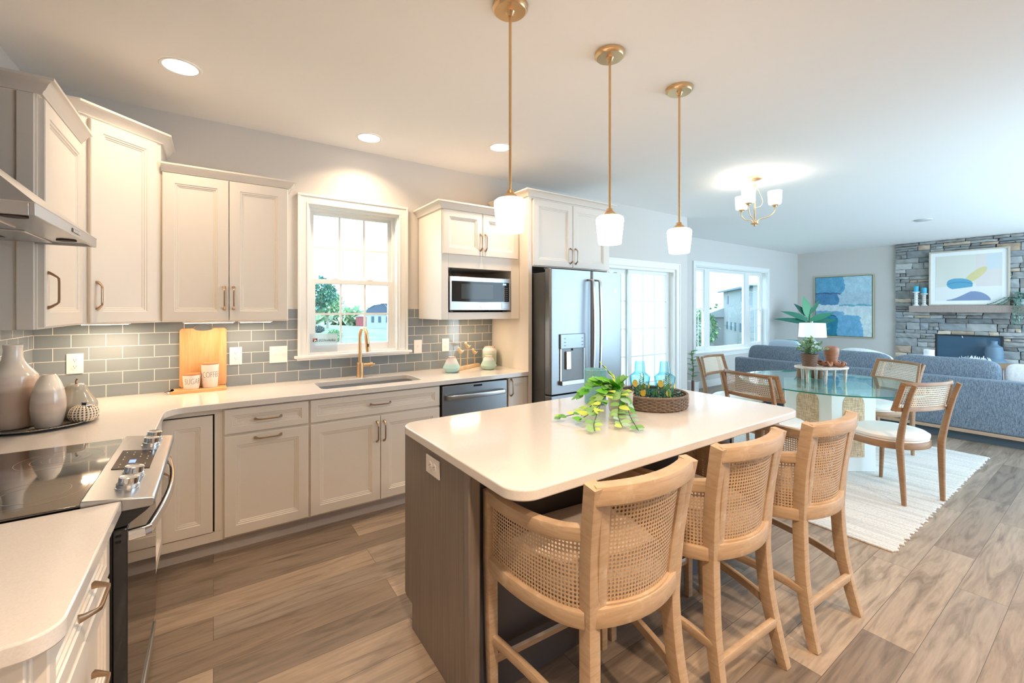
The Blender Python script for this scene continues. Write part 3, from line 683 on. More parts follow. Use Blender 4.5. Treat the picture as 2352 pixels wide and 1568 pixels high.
sweep(b, P, rrect(0.016, 0.032, 0.005, 3)); obj('handle', b, M_CHROME, dr, world=True)
b = BM(); box(b, -0.2365, -0.208, Y0 + 0.002, Y1 - 0.002, 0.03, 0.155); dw = obj('drawer', b, M_STEELH, t, world=True, bevel=0.004)
b = BM(); box(b, -0.208, -0.197, Y0 + 0.06, Y1 - 0.06, 0.142, 0.154); obj('handle', b, M_STEELH, dw, world=True, bevel=0.003)

# ================================================================== RANGE HOOD
t = thing('range_hood', 'stainless steel range hood with a sloping canopy over the cooktop', 'hood', (XL, 2.06, 1.70))
HY0, HY1 = 1.690, 2.432; HX = -0.395
b = BM()
A = [(XL + 0.001, HY0), (HX, HY0), (HX, HY1), (XL + 0.001, HY1)]; Bq = [(XL + 0.001, HY0 + 0.20), (XL + 0.24, HY0 + 0.20), (XL + 0.24, HY1 - 0.20), (XL + 0.001, HY1 - 0.20)]
ring_grid(b, [[Vector((x, y, 1.747)) for x, y in A], [Vector((x, y, 1.965)) for x, y in Bq]])
obj('canopy', b, M_STEEL, t, world=True)
b = BM(); box(b, XL + 0.002, HX + 0.001, HY0 - 0.001, HY1 + 0.001, 1.745, 1.749); box(b, HX - 0.012, HX, HY0, HY1, 1.712, 1.747); box(b, XL + 0.001, HX - 0.012, HY0, HY0 + 0.012, 1.712, 1.747); box(b, XL + 0.001, HX - 0.012, HY1 - 0.012, HY1, 1.712, 1.747); box(b, XL + 0.001, XL + 0.02, HY0, HY1, 1.712, 1.747)
obj('rim', b, M_STEELH, t, world=True, bevel=0.0015)
b = BM(); box(b, XL + 0.02, HX - 0.012, HY0 + 0.012, HY1 - 0.012, 1.722, 1.728); u_ = obj('underside', b, M_STEELH, t, world=True)
for y in (HY0 + 0.18, HY1 - 0.18):
    b = BM(); box(b, XL + 0.06, HX - 0.12, y - 0.15, y + 0.15, 1.716, 1.7225); fl = obj('filter', b, M_STEEL, u_, world=True, bevel=0.002)
    b = BM(); box(b, XL + 0.20, XL + 0.26, y - 0.035, y + 0.035, 1.714, 1.7165); obj('filter_latch', b, M_SLOT, fl, world=True)
for y in (HY0 + 0.09, HY1 - 0.13):
    b = BM(); lathe(b, [(0, 0), (0.028, 0), (0.028, 0.006), (0, 0.006)], HX - 0.062, y, 1.7165, 20); obj('hood_lamp', b, M_SLOT, u_, world=True)
b = BM(); box(b, HX - 0.0005, HX + 0.0015, 2.055, 2.155, 1.722, 1.736); cp = obj('control_strip', b, M_BLACK, t, world=True)
for k in range(5): b = BM(); box(b, HX + 0.001, HX + 0.003, 2.069 + k * 0.017, 2.079 + k * 0.017, 1.724, 1.734); obj('button', b, M_PLATE, cp, world=True)
b = BM(); box(b, XL + 0.001, XL + 0.235, HY0 + 0.205, HY1 - 0.205, 1.955, CZ - 0.001); obj('chimney', b, M_STEEL, t, world=True)

# ================================================================== REFRIGERATOR
t = thing('refrigerator', 'stainless french-door refrigerator with an ice and water dispenser in its left door', 'refrigerator', (2.78, 3.2, 0))
FX0, FX1, FY = 2.330, 3.218, 2.800
b = BM(); box(b, FX0 + 0.004, FX1 - 0.004, 2.885, 3.60, 0.02, 1.775); obj('case', b, M_DARK, t, world=True, bevel=0.004)
b = BM(); box(b, FX0 + 0.02, FX1 - 0.02, 2.875, 2.886, 0.03, 1.77); obj('door_gasket', b, M_SLOT, t, world=True)
def fdoor(x0, x1, z0, z1, name, curved=0.012):
    b = BM(); n = 10; sec = [(x0, 2.874)]
    for k in range(n + 1):
        u = k / n; x = x0 + (x1 - x0) * u; e = min(u, 1 - u) * (x1 - x0); rr = 0.022
        y = FY + (rr - math.sqrt(max(0, rr * rr - max(0, rr - e) ** 2))) + curved * ((2 * u - 1) ** 2) * 0.6
        sec.append((x, y))
    # finer corners
    sec = [(x0, 2.874), (x0, FY + 0.022), (x0 + 0.003, FY + 0.010), (x0 + 0.010, FY + 0.004)] + [(x0 + 0.02 + (x1 - x0 - 0.04) * k / 8, FY + curved * (2 * k / 8 - 1) ** 2 * 0.25) for k in range(9)] + [(x1 - 0.010, FY + 0.004), (x1 - 0.003, FY + 0.010), (x1, FY + 0.022), (x1, 2.874)]
    prism(b, sec, z0, z1); return obj(name, b, M_STEELD, t, world=True, bevel=0.002, smooth=40)
XM = 2.816
dl = fdoor(FX0, XM - 0.0025, 0.735, 1.802, 'door'); drr = fdoor(XM + 0.0025, FX1, 0.735, 1.802, 'door'); fz = fdoor(FX0, FX1, 0.06, 0.722, 'freezer_drawer')
def fhandle(x, par):
    b = BM(); z0, z1 = 0.81, 1.72; P = [(x, FY, z0), (x, FY - 0.05, z0 + 0.004)] + [(x, FY - 0.058 - 0.014 * math.sin(PI * k / 10), z0 + 0.02 + (z1 - z0 - 0.04) * k / 10) for k in range(11)] + [(x, FY - 0.05, z1 - 0.004), (x, FY, z1)]
    sweep(b, P, rrect(0.026, 0.018, 0.005, 3), Vector((0, -1, 0.001)).normalized()); obj('handle', b, M_STEEL, par, world=True)
fhandle(2.775, dl); fhandle(2.858, drr)
b = BM(); P = [(2.40, FY, 0.66), (2.405, FY - 0.05, 0.66), (2.78, FY - 0.062, 0.66), (3.145, FY - 0.05, 0.66), (3.15, FY, 0.66)]; sweep(b, P, rrect(0.018, 0.026, 0.005, 3)); obj('handle', b, M_STEEL, fz, world=True)
b = BM(); box(b, FX0 + 0.01, FX0 + 0.05, 2.85, 2.90, 1.802, 1.812); box(b, FX1 - 0.05, FX1 - 0.01, 2.85, 2.90, 1.802, 1.812); obj('hinge_cover', b, M_DARK, t, world=True)
ds = obj('dispenser', (lambda b: (box(b, 2.430, 2.720, FY - 0.014, FY + 0.004, 1.118, 1.245), b)[1])(BM()), mat('dispenser_grey', rgb(150, 158, 164), 0.3, 0.6), dl, world=True, bevel=0.004)
b = BM(); box(b, 2.436, 2.714, FY - 0.0035, FY + 0.002, 0.845, 1.118); obj('dispenser_recess', b, mat('recess_grey', rgb(128, 132, 134), 0.4, 0.4), dl, world=True)
for xa in (2.432, 2.704): b = BM(); box(b, xa, xa + 0.014, FY - 0.008, FY, 0.845, 1.118); obj('dispenser_side', b, M_STEEL, dl, world=True)
b = BM(); box(b, 2.430, 2.720, FY - 0.035, FY + 0.002, 0.808, 0.846); obj('drip_shelf', b, M_STEELH, dl, world=True, bevel=0.003)
b = BM(); box(b, 2.490, 2.545, FY - 0.022, FY - 0.004, 0.94, 1.095); obj('paddle', b, M_CHROME, dl, world=True, bevel=0.004)
b = BM(); tube(b, [(2.57, FY - 0.008, 1.118), (2.57, FY - 0.01, 1.10)], 0.006, 8); obj('nozzle', b, M_SLOT, dl, world=True)
b = BM(); 
for z in (1.205, 1.175, 1.145): box(b, 2.468, 2.49, FY - 0.0148, FY - 0.0138, z - 0.002, z + 0.002); box(b, 2.672, 2.694, FY - 0.0148, FY - 0.0138, z - 0.002, z + 0.002)
obj('button_marks', b, M_SLOT, ds, world=True)
def badge(parent, x, y, z, r, m=M_DARK):
    b = BM()
    Mx = Matrix.Translation((x, y, z)) @ Matrix.Rotation(PI/2, 4, 'X')
    R = lathe(b, [(r, 0), (r, 0.0012), (r * 0.86, 0.0016), (r * 0.80, 0.0009), (0, 0.0009)], 0, 0, 0, 24)
    for v in b.verts: v.co = Mx @ v.co
    o = obj('badge', b, M_CHROME, parent, world=True)
    return o
bd = badge(drr, 3.128, FY + 0.0015, 1.63, 0.016)
lettering(bd, 'GE', 0.017, Matrix.Translation(Vector((3.128, FY + 0.0001, 1.63)) - t.location) @ Matrix.Rotation(PI/2, 4, 'X'), M_DARK, shear=0.3)

# ================================================================== MICROWAVE
t = thing('microwave', 'stainless and black countertop microwave set inside the cabinet niche', 'microwave', (1.87, 3.35, 1.4335))
b = BM(); box(b, 1.575, 2.168, 3.185, 3.56, 1.449, 1.725)
for x in (1.61, 2.13): 
    for y in (3.22, 3.5): box(b, x - 0.015, x + 0.015, y - 0.015, y + 0.015, 1.434, 1.449)
obj('body', b, M_DARK, t, world=True, bevel=0.003)
b = BM(); box(b, 1.573, 2.170, 3.160, 3.186, 1.449, 1.727); fr = obj('front_frame', b, M_STEELH, t, world=True, bevel=0.004)
b = BM(); prism(b, [(1.592, 1.522), (1.88, 1.518), (2.152, 1.522), (2.152, 1.690), (1.592, 1.690)], 3.1565, 3.161, M=Matrix(((1,0,0,0),(0,0,1,0),(0,1,0,0),(0,0,0,1)))); obj('door_glass', b, M_BLACK, t, world=True)
b = BM(); box(b, 1.676, 1.985, 3.1555, 3.157, 1.545, 1.668); obj('window_mesh', b, mat('mw_window', rgb(70, 76, 80), 0.08), t, world=True)
b = BM(); box(b, 2.085, 2.12, 3.1553, 3.1567, 1.667, 1.682); obj('clock_display', b, mat('mw_digits', rgb(40, 60, 80), 0.4, emit=rgb(170, 220, 255), estr=1.2), t, world=True)
b = BM()
for i in range(3):
    for j in range(7): box(b, 2.078 + i * 0.022, 2.090 + i * 0.022, 3.1555, 3.1567, 1.535 + j * 0.017, 1.541 + j * 0.017)
obj('keypad', b, mat('key_grey', rgb(120, 124, 128), 0.5), t, world=True)
b = BM(); box(b, 2.075, 2.152, 3.1575, 3.1615, 1.462, 1.512); obj('door_button', b, M_STEEL, t, world=True, bevel=0.002)
bd = badge(t, 1.873, 3.1595, 1.484, 0.016); lettering(bd, 'GE', 0.017, Matrix.Translation(Vector((1.873, 3.1578, 1.484)) - t.location) @ Matrix.Rotation(PI/2, 4, 'X'), M_DARK, shear=0.3)
b = BM(); tube(b, [(1.60, 3.19, 1.795), (1.605, 3.20, 1.775), (1.625, 3.22, 1.745), (1.66, 3.25, 1.727)], 0.003, 8); obj('power_cord', b, M_BLACKM, t, world=True)

# ================================================================== OUTLETS
def outlet(label, x0, x1, z0, z1, y, kind, axis='y', gname=None):
    """plates on the window wall; local u = x"""
    cx, cz = (x0 + x1) / 2, (z0 + z1) / 2
    M_ = frameM(cx, y, cz, 1, 0) if axis == 'y' else frameM(y, cx, cz, 0, -1)
    t = thing('outlet_plate' if 'recept' in kind else 'switch_plate', label, 'outlet' if 'recept' in kind else 'light switch', M_.translation[:])
    w, h = (x1 - x0) / 2, (z1 - z0) / 2
    b = BM(); box(b, -w, w, 0, 0.006, -h, h, M=M_); obj('plate', b, M_PLATE, t, world=True, bevel=0.002)
    def recept(uc, vc, rot=False):
        b = BM(); R = lathe(b, [(0.0175, 0), (0.0175, 0.0085), (0.0, 0.0085)], 0, 0, 0, 24)
        for v in b.verts:
            x, yv, z = v.co; x = max(-0.0155, min(0.0155, x)) if rot else x; yv = yv if rot else max(-0.0145, min(0.0145, yv))
            v.co = M_ @ Vector((uc + x, z, vc + yv))
        r = obj('receptacle', b, M_PLATE, t, world=True)
        b = BM()
        for a, c, ww, hh in ((-0.006, 0.004, 0.0011, 0.004), (0.006, 0.004, 0.0011, 0.0032), (0, -0.006, 0.002, 0.002)):
            if rot: a, c, ww, hh = c, -a, hh, ww
            box(b, uc + a - ww, uc + a + ww, 0.0080, 0.0089, vc + c - hh, vc + c + hh, M=M_)
        obj('slots', b, M_SLOT, r, world=True)
    if kind == 'recept_v': recept(0, 0.0195); recept(0, -0.0195)
    if kind == 'recept_h': recept(-0.0195, 0, True); recept(0.0195, 0, True)
    if kind.startswith('switch'):
        for uc in ((0,) if kind == 'switch1' else (-0.023, 0.023)):
            b = BM(); box(b, uc - 0.005, uc + 0.005, 0.004, 0.010, -0.012, 0.012, M=M_); box(b, uc - 0.003, uc + 0.003, 0.009, 0.019, 0.002, 0.010, M=M_); obj('toggle', b, M_PLATE, t, world=True, bevel=0.001)
    return t
YT = YB - 0.0085
outlet('white double outlet on the tile behind the pear in the corner', -0.721, -0.647, 1.072, 1.192, YT, 'recept_v')
outlet('white double outlet on the tile just right of the cutting board', 0.093, 0.168, 1.066, 1.190, YT, 'recept_v')
outlet('wide two-toggle white switch plate on the tile left of the window', 0.340, 0.458, 1.062, 1.184, YT, 'switch2')
outlet('narrow white single switch plate right of the window sill', 1.456, 1.530, 1.066, 1.186, YT, 'switch1')
outlet('white double outlet on the tile behind the bird sculpture', 1.726, 1.798, 1.070, 1.188, YT, 'recept_v')
outlet('white outlet turned sideways on the grey end of the island', 1.586, 1.714, 0.774, 0.848, 0.7475, 'recept_h', axis='x')

# ================================================================== ISLAND
t = thing('kitchen_island', 'taupe kitchen island body with plain end panel and recessed toe kick', 'island', (1.65, 1.67, 0))
b = BM(); box(b, 0.765, 2.545, 1.395, 1.965, 0.11, CT); box(b, 0.765, 2.545, 1.395, 1.885, 0.0, 0.1101); obj('body', b, M_ISL, t, world=True, bevel=0.002)
b = BM(); M_ = Matrix(((0, 0, 1, 0), (1, 0, 0, 0), (0, 1, 0, 0), (0, 0, 0, 1)))
prism(b, [(1.375, 0), (1.885, 0), (1.885, 0.112), (1.965, 0.112), (1.965, CT), (1.375, CT)], 0.748, 0.7655, M=M_); obj('end_panel', b, M_ISL, t, world=True, bevel=0.002)
b = BM(); box(b, 0.742, 0.79, 1.340, 1.378, 0, CT); obj('corner_post', b, M_ISL, t, world=True, bevel=0.006)
b = BM(); box(b, 0.752, 0.790, 1.9655, 1.985, 0.112, CT); box(b, 0.755, 0.762, 1.885, 1.892, 0, 0.112); obj('face_frame', b, M_ISL, t, world=True, bevel=0.002)
for x0 in (0.79, 1.38, 1.97): b = BM(); box(b, x0 + 0.004, x0 + 0.583, 1.9655, 1.985, 0.122, 0.868); obj('door', b, M_ISL, t, world=True, bevel=0.003)
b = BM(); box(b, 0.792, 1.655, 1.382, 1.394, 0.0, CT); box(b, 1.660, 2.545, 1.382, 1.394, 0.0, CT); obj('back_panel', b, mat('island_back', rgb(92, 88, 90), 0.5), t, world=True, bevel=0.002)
b = BM(); box(b, 2.5455, 2.562, 1.375, 1.985, 0.0, CT); obj('end_panel', b, M_ISL, t, world=True, bevel=0.002)
outer = rpoly(0.732, 2.632, 1.036, 2.004, 0.085, 8)
b = BM(); prism(b, outer, 0.878, 0.914)
obj('island_countertop', b, M_QUARTZ, bevel=0.005, smooth=30, bseg=3, label='white quartz island countertop with rounded corners overhanging toward the bar stools', cat='countertop')

# ================================================================== BAR STOOLS
def lerp_path(pts, n=6): return smooth_prof(pts, n)
def make_stool():
    t = thing('bar_stool', 'x', 'bar stool', (0, 0, 0), 0, 'cane back bar stools along the island')
    # stations of the back plane: (z, half width, y)
    def post(s):
        pts = lerp_path([(0.212, -0.070, 0.0), (0.206, -0.045, 0.10), (0.192, -0.012, 0.28), (0.183, 0.0, 0.45), (0.184, 0.0, 0.56), (0.194, -0.014, 0.76), (0.209, -0.048, 0.9645)], 5)
        pts = [Vector((p.x * s, p.y, p.z)) for p in pts]
        sc = [0.80 + 0.20 * min(1, p.z / 0.3) for p in pts]
        b = BM(); sweep(b, pts, rrect(0.042, 0.048, 0.003, 2), Vector((0, 1, 0.05)), sc); return b
    def half(z): # half width & y of back at height z (inside face)
        u = (z - 0.53) / 0.435; return 0.183 + 0.026 * u, -0.048 * u ** 1.3 if u > 0 else 0
    for s in (-1, 1): obj('rear_leg', post(s), M_STOOL, t)
    def rail(z, h, th, bow, e=0.004):
        hw, y = half(z); n = 12; P = []
        for k in range(n + 1):
            u = -1 + 2 * k / n; P.append(Vector((u * (hw + e), y - bow * (1 - u * u), z)))
        b = BM(); sweep(b, P, rrect(th, h, 0.003, 2)); return b
    obj('top_rail', rail(0.938, 0.055, 0.044, 0.045, 0.002), M_STOOL, t); obj('back_rail', rail(0.560, 0.058, 0.034, 0.045), M_STOOL, t)
    # cane back panel, curved and following the rake
    b = BM(); n, m = 14, 8; G = []
    for i in range(m + 1):
        z = 0.582 + (0.915 - 0.582) * i / m; hw, y = half(z); row = []
        for k in range(n + 1):
            u = -1 + 2 * k / n; row.append(Vector((u * (hw - 0.018), y - 0.045 * (1 - u * u), z)))
        G.append(row)
    sheet(b, G, lambda i, j: (j / n * 0.375, i / m * 0.333)); cb = obj('cane_back', b, M_CANE1, t, smooth=60)
    b = BM()
    for s in (-1, 1):
        P = []
        for i in range(m + 1):
            z = 0.586 + (0.911 - 0.586) * i / m; hw, y = half(z); P.append(Vector((s * (hw - 0.030), y - 0.006, z)))
        sweep(b, P, rrect(0.034, 0.030, 0.002, 2), Vector((0, 1, 0)))
    for z in (0.592, 0.907):
        hw, y = half(z); P = [Vector(((-1 + 2*k/12) * (hw - 0.024), y - 0.045 * (1 - (-1 + 2*k/12) ** 2), z)) for k in range(13)]; sweep(b, P, rect(0.022, 0.006))
    obj('cane_beading', b, M_STOOL, cb)
    # arms, side rails, cane sides
    base = [(0.195, 0.005), (0.232, 0.060), (0.262, 0.150), (0.280, 0.260), (0.284, 0.350), (0.278, 0.425)]
    path = [Vector((p[0], p[1], 0)) for p in smooth_prof([(x, y, 0) for x, y in base], 4)]; N = len(path)
    for s in (-1, 1):
        def zz(t_, z0, z1): return z0 + (z1 - z0) * t_
        b = BM(); P = [Vector((p.x * s, p.y, zz(i / (N - 1), 0.806, 0.783) - 0.008 * math.sin(PI * i / (N - 1)))) for i, p in enumerate(path)]
        sweep(b, P, rrect(0.038, 0.046, 0.008, 2)); obj('armrest', b, M_STOOL, t)
        b = BM(); P = [Vector((p.x * s, p.y, 0.552 - 0.010 * i / (N - 1))) for i, p in enumerate(path)]; sweep(b, P, rrect(0.034, 0.050, 0.006, 2)); obj('side_rail', b, M_STOOL, t)
        b = BM(); G = []
        L = [0.0]
        for i in range(1, N): L.append(L[-1] + (path[i] - path[i-1]).length)
        for j in range(5):
            v = j / 4; G.append([Vector((p.x * s, p.y, zz(v, 0.572, 0.786 - 0.02 * i / N))) for i, p in enumerate(path)])
        sheet(b, G, lambda i, j: (L[j], i / 4 * 0.21)); obj('cane_side', b, M_CANE1, t, smooth=60)
        b = BM(); P = [Vector((0.272 * s, 0.418, 0.0)), Vector((0.275 * s, 0.424, 0.25)), Vector((0.278 * s, 0.428, 0.55)), Vector((0.279 * s, 0.428, 0.800))]
        sweep(b, P, rrect(0.040, 0.040, 0.006, 2), Vector((0, 1, 0)), [0.78, 0.95, 1.05, 1.05]); obj('front_leg', b, M_STOOL, t)
        b = BM(); P = [Vector((x * s, y, z)) for x, y, z in smooth_prof([(0.203, -0.032, 0.225), (0.222, 0.09, 0.250), (0.245, 0.24, 0.262), (0.272, 0.42, 0.262)], 5)]
        sweep(b, P, rrect(0.022, 0.034, 0.004, 2)); obj('side_stretcher', b, M_STOOL, t)
    b = BM(); sweep(b, [Vector((-0.272, 0.424, 0.185)), Vector((0.272, 0.424, 0.185))], rrect(0.026, 0.036, 0.004, 2)); fr = obj('footrest', b, M_STOOL, t)
    b = BM(); box(b, -0.235, 0.235, 0.409, 0.437, 0.203, 0.206); box(b, -0.235, 0.235, 0.408, 0.4105, 0.190, 0.206); obj('kick_plate', b, M_CHROME, fr)
    b = BM(); sweep(b, [Vector((-0.205, -0.040, 0.175)), Vector((0.205, -0.040, 0.175))], rrect(0.022, 0.034, 0.004, 2)); obj('rear_stretcher', b, M_STOOL, t)
    b = BM(); P = [Vector((u * 0.278, 0.428 + 0.018 * (1 - u * u), 0.545)) for u in [-1 + 2 * k / 10 for k in range(11)]]; sweep(b, P, rrect(0.030, 0.060, 0.006, 2)); obj('front_rail', b, M_STOOL, t)
    # seat cushion
    pl = [(x, y) for x, y in base[1:]]; pr = [(q[0] - 0.022, q[1]) for q in pl]
    out = [(-q[0], q[1]) for q in reversed(pr)]; out = [(-0.165, -0.012)] + [(-0.205, 0.05)] + [(-q[0], q[1]) for q in pr[1:]] + [(-0.16, 0.448), (0, 0.455), (0.16, 0.448)] + [q for q in reversed(pr[1:])] + [(0.205, 0.05), (0.165, -0.012), (0, -0.03)]
    cx, cy = 0, 0.22; b = BM(); rings = []
    for sc, z in ((0.90, 0.535), (0.965, 0.545), (0.97, 0.575), (0.985, 0.590), (0.985, 0.618), (0.955, 0.640), (0.85, 0.650), (0.5, 0.656)):
        rings.append([Vector((cx + (x - cx) * sc, cy + (y - cy) * sc, z)) for x, y in out])
    ring_grid(b, rings); obj('seat_cushion', b, M_SEAT1, t, smooth=60)
    return t
st = make_stool()
GS = 'cane back bar stools along the island'
st.location = (1.092, 0.905, 0); st.rotation_euler = (0, 0, math.radians(-2.5)); st['label'] = 'cane-backed oak bar stool nearest the camera, at the rounded corner of the island'
dup(st, (1.71, 0.895, 0), math.radians(-2), 'middle of the three cane-backed oak bar stools at the island', GS)
dup(st, (2.325, 0.838, 0), math.radians(-3), 'cane-backed oak bar stool farthest from the camera, next to the striped pale rug', GS)

# ================================================================== DINING SET
t = thing('dining_table', 'round glass-topped dining table on a white hexagonal pedestal with arched cane insets', 'table', (4.884, 1.712, 0.012))
b = BM(); lathe(b, [(0.0, 0), (0.742, 0), (0.745, 0.003), (0.745, 0.0115), (0.742, 0.0145), (0.0, 0.0145)], 0, 0, 0.733, 96)
ge = obj('glass_top', b, [M_TGLASS, M_TEDGE], t, smooth=30)
for p in ge.data.polygons:
    if abs(p.normal.z) < 0.5: p.material_index = 1
ha = math.radians(205)
b = BM(); hexp = [(0.392 * math.cos(ha + k * PI / 3), 0.392 * math.sin(ha + k * PI / 3)) for k in range(6)]; prism(b, hexp, 0.0, 0.732); obj('pedestal', b, mat('pedestal_white', rgb(236, 240, 238), 0.4), t, bevel=0.004)
M_RAFF = mat('woven_raffia', rgb(214, 186, 150), 0.7); g = NG(M_RAFF)
mm = g.math('MULTIPLY', g.noise(g.coord('Object', (60, 60, 6)), 3, 2), g.noise(g.coord('Object', (5, 5, 70)), 3, 2)); g.link(g.ramp(mm, [(0.14, rgb(178, 148, 116)), (0.34, rgb(232, 206, 172))]), g.b.inputs['Base Color']); g.bump(mm, 0.5, 0.003)
for k in range(6):
    p0 = Vector((*hexp[k], 0)); p1 = Vector((*hexp[(k + 1) % 6], 0)); u = (p1 - p0).normalized(); n = Vector((u.y, -u.x, 0)); c = (p0 + p1) / 2
    M_ = Matrix(((u.x, 0, n.x, c.x), (u.y, 0, n.y, c.y), (0, 1, 0, 0), (0, 0, 0, 1)))
    arch = [(-0.095, 0.13), (0.095, 0.13)] + [(0.095 * math.cos(PI * q / 14), 0.600 + 0.095 * math.sin(PI * q / 14)) for q in range(15)]
    b = BM(); prism(b, arch, 0.0003, 0.0035, M=M_); ins = obj('cane_inset', b, M_RAFF, t)
def make_chair():
    t = thing('dining_chair', 'x', 'chair', (0, 0, 0), 0, 'cane-back chairs around the glass table')
    for s in (-1, 1):
        pts = smooth_prof([(0.188, -0.002, 0), (0.193, 0.006, 0.18), (0.200, 0.014, 0.36), (0.205, 0.014, 0.46), (0.210, -0.012, 0.62), (0.213, -0.055, 0.80), (0.214, -0.090, 0.90)], 5)
        b = BM(); sweep(b, [Vector((p.x * s, p.y, p.z)) for p in pts], rrect(0.030, 0.040, 0.010, 3), Vector((0, 1, 0.02)), [(0.72 + 0.38 * min(1, p.z / 0.4)) if p.z < 0.46 else 1.1 - 0.35 * (p.z - 0.46) / 0.44 for p in pts]); obj('rear_leg', b, M_CHAIR, t)
        b = BM(); sweep(b, [Vector((0.222 * s, 0.468, 0)), Vector((0.212 * s, 0.445, 0.41))], circ(0.018, 14), Vector((0, 1, 0)), [0.72, 1.15]); obj('front_leg', b, M_CHAIR, t)
    def ell(a, hw=0.245, f=0.0):
        # D-like seat outline: round at the back, squarer in front
        x = math.cos(a); y = math.sin(a); e = 0.72 if y > 0 else 0.95
        return Vector(((hw + f) * math.copysign(abs(x) ** e, x), 0.245 + (0.228 + f) * math.copysign(abs(y) ** e, y), 0))
    n = 44
    b = BM(); P = [ell(2 * PI * k / n) + Vector((0, 0, 0.418)) for k in range(n)]; sweep(b, P, rrect(0.026, 0.052, 0.006, 2), closed=True); obj('seat_frame', b, M_CHAIR, t)
    b = BM(); rings = [[ell(2 * PI * k / n, f=f) * 1.0 + Vector((0, 0, z)) for k in range(n)] for f, z in ((-0.02, 0.436), (0.004, 0.443), (0.004, 0.452), (-0.006, 0.456), (0.008, 0.462), (0.010, 0.482), (-0.012, 0.497), (-0.08, 0.505), (-0.18, 0.508))]
    ring_grid(b, rings); obj('seat_cushion', b, M_SEAT2, t, smooth=60)
    def bp(u, v):   # back panel surface: u -1..1, v 0 (bottom) .. 1 (top)
        hw = 0.262 - 0.022 * v; x = u * hw; y0 = -0.028 - 0.055 * v; dep = 0.095
        return Vector((x, y0 + dep * (1 - math.sqrt(max(0, 1 - (u * 0.93) ** 2))) * 1.0, 0.695 + 0.215 * v - 0.0 * u * u))
    for v, h in ((0.06, 0.032), (0.95, 0.028)):
        b = BM(); sweep(b, [bp(-1 + 2 * k / 20, v) for k in range(21)], rrect(0.022, h, 0.006, 2), Vector((0, 0.25, 1)).normalized()); obj('back_rail', b, M_CHAIR, t)
    for s in (-1, 1):
        b = BM(); sweep(b, [bp(s * 0.965, v / 6) for v in range(7)], rrect(0.034, 0.020, 0.005, 2), Vector((s * 0.75, -0.6, 0))); obj('back_stile', b, M_CHAIR, t)
    b = BM(); G = [[bp(-0.94 + 1.88 * j / 24, 0.10 + 0.82 * i / 6) for j in range(25)] for i in range(7)]; sheet(b, G, lambda i, j: (j / 24 * 0.56, i / 6 * 0.18)); obj('cane_panel', b, M_CANE2, t, smooth=60)
    return t
ch = make_chair(); GC = 'cane-back chairs around the glass table'
def put(face_deg, x, y, label, first=False):
    rz = math.radians(face_deg - 90); z = 0.0125
    if first: ch.location = (x, y, z); ch.rotation_euler = (0, 0, rz); ch['label'] = label; return ch
    return dup(ch, (x, y, z), rz, label, GC)
put(68, 4.36, 0.905, 'dining chair with curved cane back nearest the camera, its back legs near the rug edge', True)
put(-8, 3.76, 1.86, 'dining chair between the glass table and the island, back turned to the kitchen')
put(147, 5.80, 1.42, 'dining chair on the sofa side of the glass table, cane facing the camera')
put(-87, 4.76, 2.77, 'dining chair on the window side of the glass table, its back seen at an angle')

# ================================================================== RUG
M_RUG = mat('braided_rug', rgb(232, 226, 216), 0.95); g = NG(M_RUG)
w = g.new('ShaderNodeTexWave', wave_type='BANDS', bands_direction='X'); w.inputs['Scale'].default_value = 11; w.inputs['Distortion'].default_value = 1.2; w.inputs['Detail'].default_value = 3; w.inputs['Detail Scale'].default_value = 3; g.link(g.coord('Object'), w.inputs[0])
f = g.noise(g.coord('Object', (40, 18, 1)), 4, 4, 0.7); f2 = g.noise(g.coord('Object', (7, 0.4, 1)), 3, 3)
c = g.ramp(f, [(0.34, rgb(206, 201, 194)), (0.50, rgb(236, 232, 226)), (0.7, rgb(246, 243, 238))]); c2 = g.ramp(f2, [(0.40, (0.84, 0.84, 0.84, 1)), (0.55, (1, 1, 1, 1))])
g.link(g.mix(1.0, c, c2, 'MULTIPLY'), g.b.inputs['Base Color']); g.bump(g.math('ADD', g.math('MULTIPLY', w.outputs['Fac'], 0.6), f), 0.8, 0.01)
b = BM(); edge = []
RX0, RX1, RY0, RY1 = 3.345, 6.24, 0.825, 3.25
def wob(n_, a): return 0.010 * math.sin(n_ * 2.1) + 0.006 * math.sin(n_ * 5.3 + 1) + random.uniform(-0.004, 0.004)
N = 150
edge += [(RX0 + (RX1 - RX0) * k / N, RY0 + wob(k, 0)) for k in range(N)]
edge += [(RX1 + wob(k, 0) * 0.3, RY0 + (RY1 - RY0) * k / 40) for k in range(40)]
edge += [(RX1 - (RX1 - RX0) * k / N, RY1 + wob(k, 0)) for k in range(N)]
edge += [(RX0 + wob(k, 0) * 0.3, RY1 - (RY1 - RY0) * k / 40) for k in range(40)]
prism(b, edge, 0.0005, 0.0115)
obj('rug', b, M_RUG, bevel=0.003, label='pale braided striped rug lying under the glass dining table', cat='rug')

